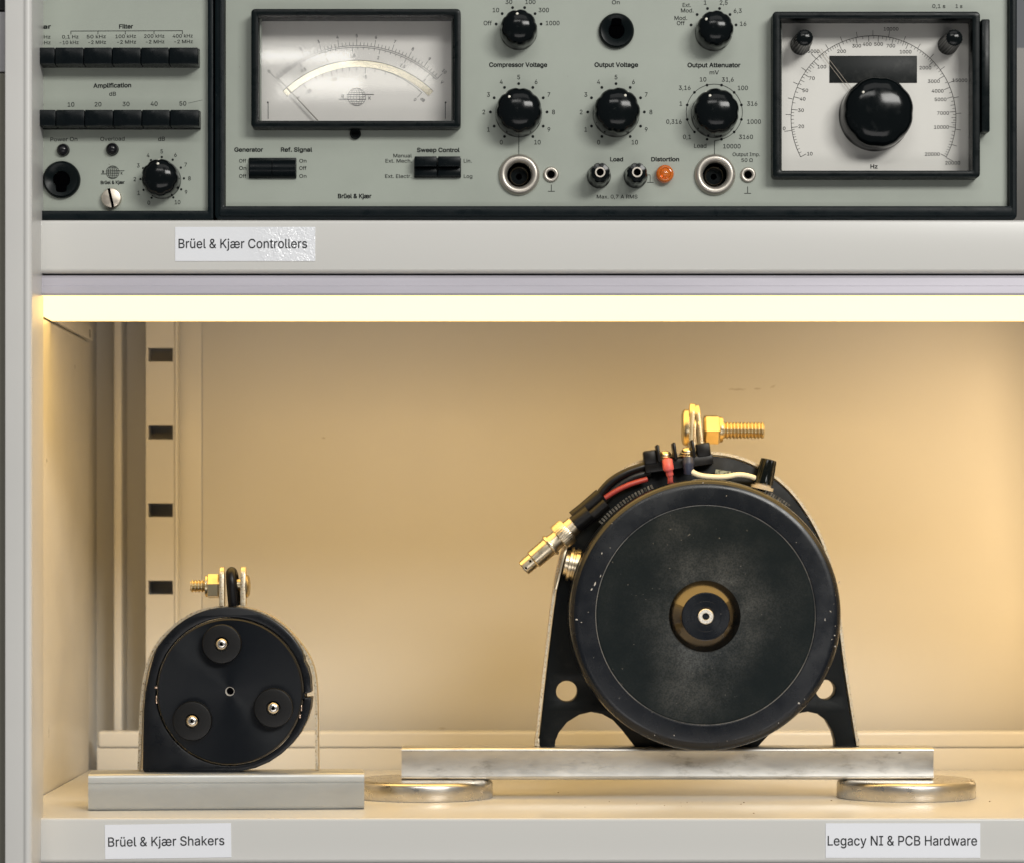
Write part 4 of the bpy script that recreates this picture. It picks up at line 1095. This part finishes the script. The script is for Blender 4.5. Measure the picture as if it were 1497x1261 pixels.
def thread(x0, x1, r, p, dr):
    prof = [(r - dr, x0)]; x = x0; s_ = 1 if x1 > x0 else -1
    while (x1 - x) * s_ > p:
        prof += [(r, x + s_ * p * .4), (r, x + s_ * p * .6), (r - dr, x + s_ * p)]; x += s_ * p
    prof += [(r - dr, x1)]
    return prof
zc_b = PZ(629, dE)
bolt_lathe('threaded_shank', thread(X_(1050), X_(1117), 13.2, 5.6, 2.2), at=(0, dE, zc_b), seg=36, ang=25)

# ------------------------------------------------------------------ short bar and small shaker
SB0 = 140.0
SZ1 = ZL + 55.5
sb = bar(-602.5, -188, SB0, SB0 + 88, ZL + .3, SZ1, 6, groove=[SZ1 - 14.5])
sbo = add('aluminium_bar', sb, M_alu2, origin=(-395, SB0 + 44, ZL), ang=50)
sbo.rotation_euler = (0, 0, R(4))
sbo['label'] = 'short grey metal bar with a groove under the small shaker'; sbo['category'] = 'metal bar'; sbo['group'] = 'metal bars carrying the shakers'

SS = thing('vibration_shaker', (PX(335, 190), 190, SZ1), 'small round black vibration shaker with three rubber feet on its face', 'vibration shaker', 'black vibration shakers')
DF = 150.0; q = 1 / rat(DF)
fx, fz = PX(336, DF), PZ(1010, DF)
fr_ = 106 * q
add('face_disc', newlathe([(fr_ - 2, -14), (fr_, -11), (fr_, -1.5), (fr_ - 1.6, 0), (6.5, 0), (6.0, -1), (6.0, -9), (0, -9)], at=(fx, DF, fz), seg=160), M_face, SS, origin=(fx, DF, fz), ang=40)
add('centre_ring', newlathe([(6.9, -1), (6.9, .25), (6.1, .25), (5.9, -8), (5.8, -8.5)], at=(fx, DF, fz), seg=32), M_nickel, SS)
add('centre_hole', newlathe([(5.6, -9), (5.6, -.4), (0, -.4)], at=(fx + .8, DF, fz + .8), seg=24), M_hole, SS)
add('rim_line', newlathe([(fr_ + 1.6, -22), (fr_ + 1.6, -13), (fr_ - 1, -12)], at=(fx + .6, DF, fz), seg=128), mat('tan_rim', (0.12, 0.095, 0.065), 0.4, metal=.6), SS, ang=60)
# housing
def H(x, y): return (PX(x, DF + 14), PZ(y, DF + 14))
hz0 = SZ1 + .6
cxh, cyh, rh = 334, 1006, 119.5
pts = []
for a_ in range(-57, 64, 4): pts.append(H(cxh + 1 + (rh + 1) * math.sin(R(a_)) , cyh - (rh) * math.cos(R(a_))))
pts += [H(444, 957), H(445, 966), H(450, 975), H(454, 990), H(455, 1011), H(443, 1014), H(443, 1019), H(456, 1018.5), H(454.5, 1034), H(449, 1052), H(440, 1070), H(428, 1086), H(412, 1101), H(394, 1113), H(374, 1121.5), H(358, 1125)]
pts += [(PX(350, DF + 14), hz0), (PX(212, DF + 14), hz0), (PX(209, DF + 14), hz0 + 3)]
pts += [H(209.5, 1088), H(210.5, 1040), H(213, 1010), H(219, 980), H(226, 955), H(231.5, 943)]
pts = pts[::-1]
hole = circ(PX(336.5, DF + 14), PZ(1010, DF + 14), (fr_ + 2.5), 96)
add('housing', plate([pts, hole], DF + 8, DF + 66, bev=1.8), M_house, SS, ang=30)
add('housing_back', newlathe([(fr_ - 4, -64), (fr_ - 4, -14), (0, -14)], at=(fx, DF, fz), seg=96), M_black, SS)
# worn chips of bare metal at the rim
for (x, y, w_, h_) in ((226.5, 1003, 4.5, 3), (228, 1016, 1.8, 12), (437.5, 1044, 2.2, 5), (440, 1030, 1.6, 9)):
    add('bare_metal_patch', newbox(PX(x, DF + 7), PX(x + w_, DF + 7), DF + 5.0, DF + 7.8, PZ(y + h_, DF + 7), PZ(y, DF + 7), bev=.6), mat('bare_copper', (0.75, 0.55, 0.42), 0.3, metal=.9), SS)
# rubber feet with screws
for x, y, tw_ in ((324.5, 940.5, 10), (281.5, 1053, 40), (400, 1034, 5)):
    c = P(x, y, DF - 9)
    c.y = DF
    ft = part('rubber_foot', newlathe([(29, 0), (29.6, 3), (29.6, 15), (28.6, 17), (27, 17.4), (11, 17.2), (10.4, 15), (10.2, 9), (0, 9)], seg=72), M_footrub, SS, c, ang=45)
    sc = part('screw', newlathe([(9.4, 8), (9.6, 14), (9.0, 17.5), (7.2, 19.8), (4.2, 21), (2.8, 21), (0, 21)], seg=40), M_screw, ft, c, ang=50)
    part('screw_recess', newlathe([(3.8, 18), (3.8, 20.75), (0, 20.75)], seg=60, flute=lambda t: 0.9 * (0.5 + 0.5 * math.cos(6 * t)), twist=R(tw_)) if False else newlathe([(3.4, 18, .38), (3.4, 21.25, .38), (0, 21.25, 0)], seg=60, flute=lambda t: (0.5 + 0.5 * math.cos(6 * t)), twist=R(tw_)), M_hole, sc, c)
    part('washer', newlathe([(10.3, 8), (10.3, 13.5), (8.9, 14.2), (8.7, 10)], seg=40), M_steel, ft, c + Vector((-.5, 0, -1.2)))
# strap round it
DT2 = DF + 40
ow = [(203.5, 1124), (205, 1080), (206.5, 1040), (209.5, 1005), (216, 972), (228, 944), (249, 920), (276, 900), (305, 889.5), (340, 887.5), (375, 893), (404, 907), (428, 929), (446, 952), (457, 976), (461.5, 1005), (462.5, 1040), (463, 1080), (463.5, 1124)]
sm = spline([(PX(x, DT2), PZ(y, DT2), 0) for x, y in ow], 4)
line = [(v.x, v.y) for v in sm]; line[0] = (line[0][0], hz0 + 1); line[-1] = (line[-1][0], hz0 + 1)
add('strap', band(bmesh.new(), line, 4.6, DT2 - 4, DT2 + 30), M_strap, SS, ang=45)
# shackle on top
dK = DT2 + 8
def XK(x): return PX(x, dK)
zk = PZ(856, dK)
def lug(x0, x1, ytop, ybot, w=30):
    bm = bmesh.new(); t0, t1 = XK(x0), XK(x1); h = (ybot - ytop) / rat(dK); zb = PZ(ybot, dK); pts = []
    for i in range(11): a_ = R(180 * i / 10); pts.append((dK + w / 2 * math.cos(a_), zb + h - w / 2 + w / 2 * math.sin(a_)))
    pts += [(dK - w / 2, zb), (dK + w / 2, zb)]
    v0 = [bm.verts.new((t0, y, z)) for y, z in pts]; v1 = [bm.verts.new((t1, y, z)) for y, z in pts]
    for i in range(len(pts)): j = (i + 1) % len(pts); bm.faces.new((v0[i], v0[j], v1[j], v1[i]))
    bm.faces.new(v0[::-1]); bm.faces.new(v1)
    bmesh.ops.bevel(bm, geom=[e for e in bm.edges if all(abs(v.co.x - t0) < 1e-4 for v in e.verts) or all(abs(v.co.x - t1) < 1e-4 for v in e.verts)], offset=.8, segments=1, affect='EDGES')
    return bm
add('shackle_lug', lug(321.5, 328.5, 828, 885), M_strap, SS, ang=40)
add('shackle_lug', lug(352.5, 360, 827.5, 885), M_strap, SS, ang=40)
def bk(name, prof, m=M_brass, seg=40, tw=0, ang=35, z=zk):
    return add(name, newlathe(prof, at=(0, dK, z), axis=(1, 0, 0), seg=seg, twist=tw), m, SS, ang=ang)
bk('bolt_head', [(17, XK(360)), (17.5, XK(362)), (14, XK(365)), (5, XK(366.2)), (0, XK(366.3))], ang=60)
bk('spacer', [(9, XK(346)), (9, XK(353))], z=zk + 2)
bk('hex_nut', [(17.5, XK(321.5)), (19.5, XK(319)), (19.5, XK(305)), (17, XK(303))], seg=6, tw=R(20), ang=20)
bk('nut_collar', [(16.5, XK(304)), (16.5, XK(301)), (12, XK(299.5))])
bk('threaded_shank', thread(XK(303), XK(278.5), 9.6, 5.0, 2.0), seg=32, ang=25)
# rubber covered loop through the bolt
lp = [(338, 884, 0), (337, 868, -4), (334, 852, -9), (333.5, 840, -9), (337, 833.5, -6), (341, 834, 2), (343, 846, 10), (344, 866, 6), (346, 885, 2)]
pts_ = [P(x, y, dK + d_) for x, y, d_ in [(341.5, 885, -10), (340, 868, -11), (338.5, 850, -12), (338.2, 838, -7), (339.2, 836, 2), (341, 842, 9), (343, 858, 10), (344, 884, 10)]]
add('rubber_loop', tube(bmesh.new(), pts_, 8.2, 20, 8), M_rubber, SS, ang=60)
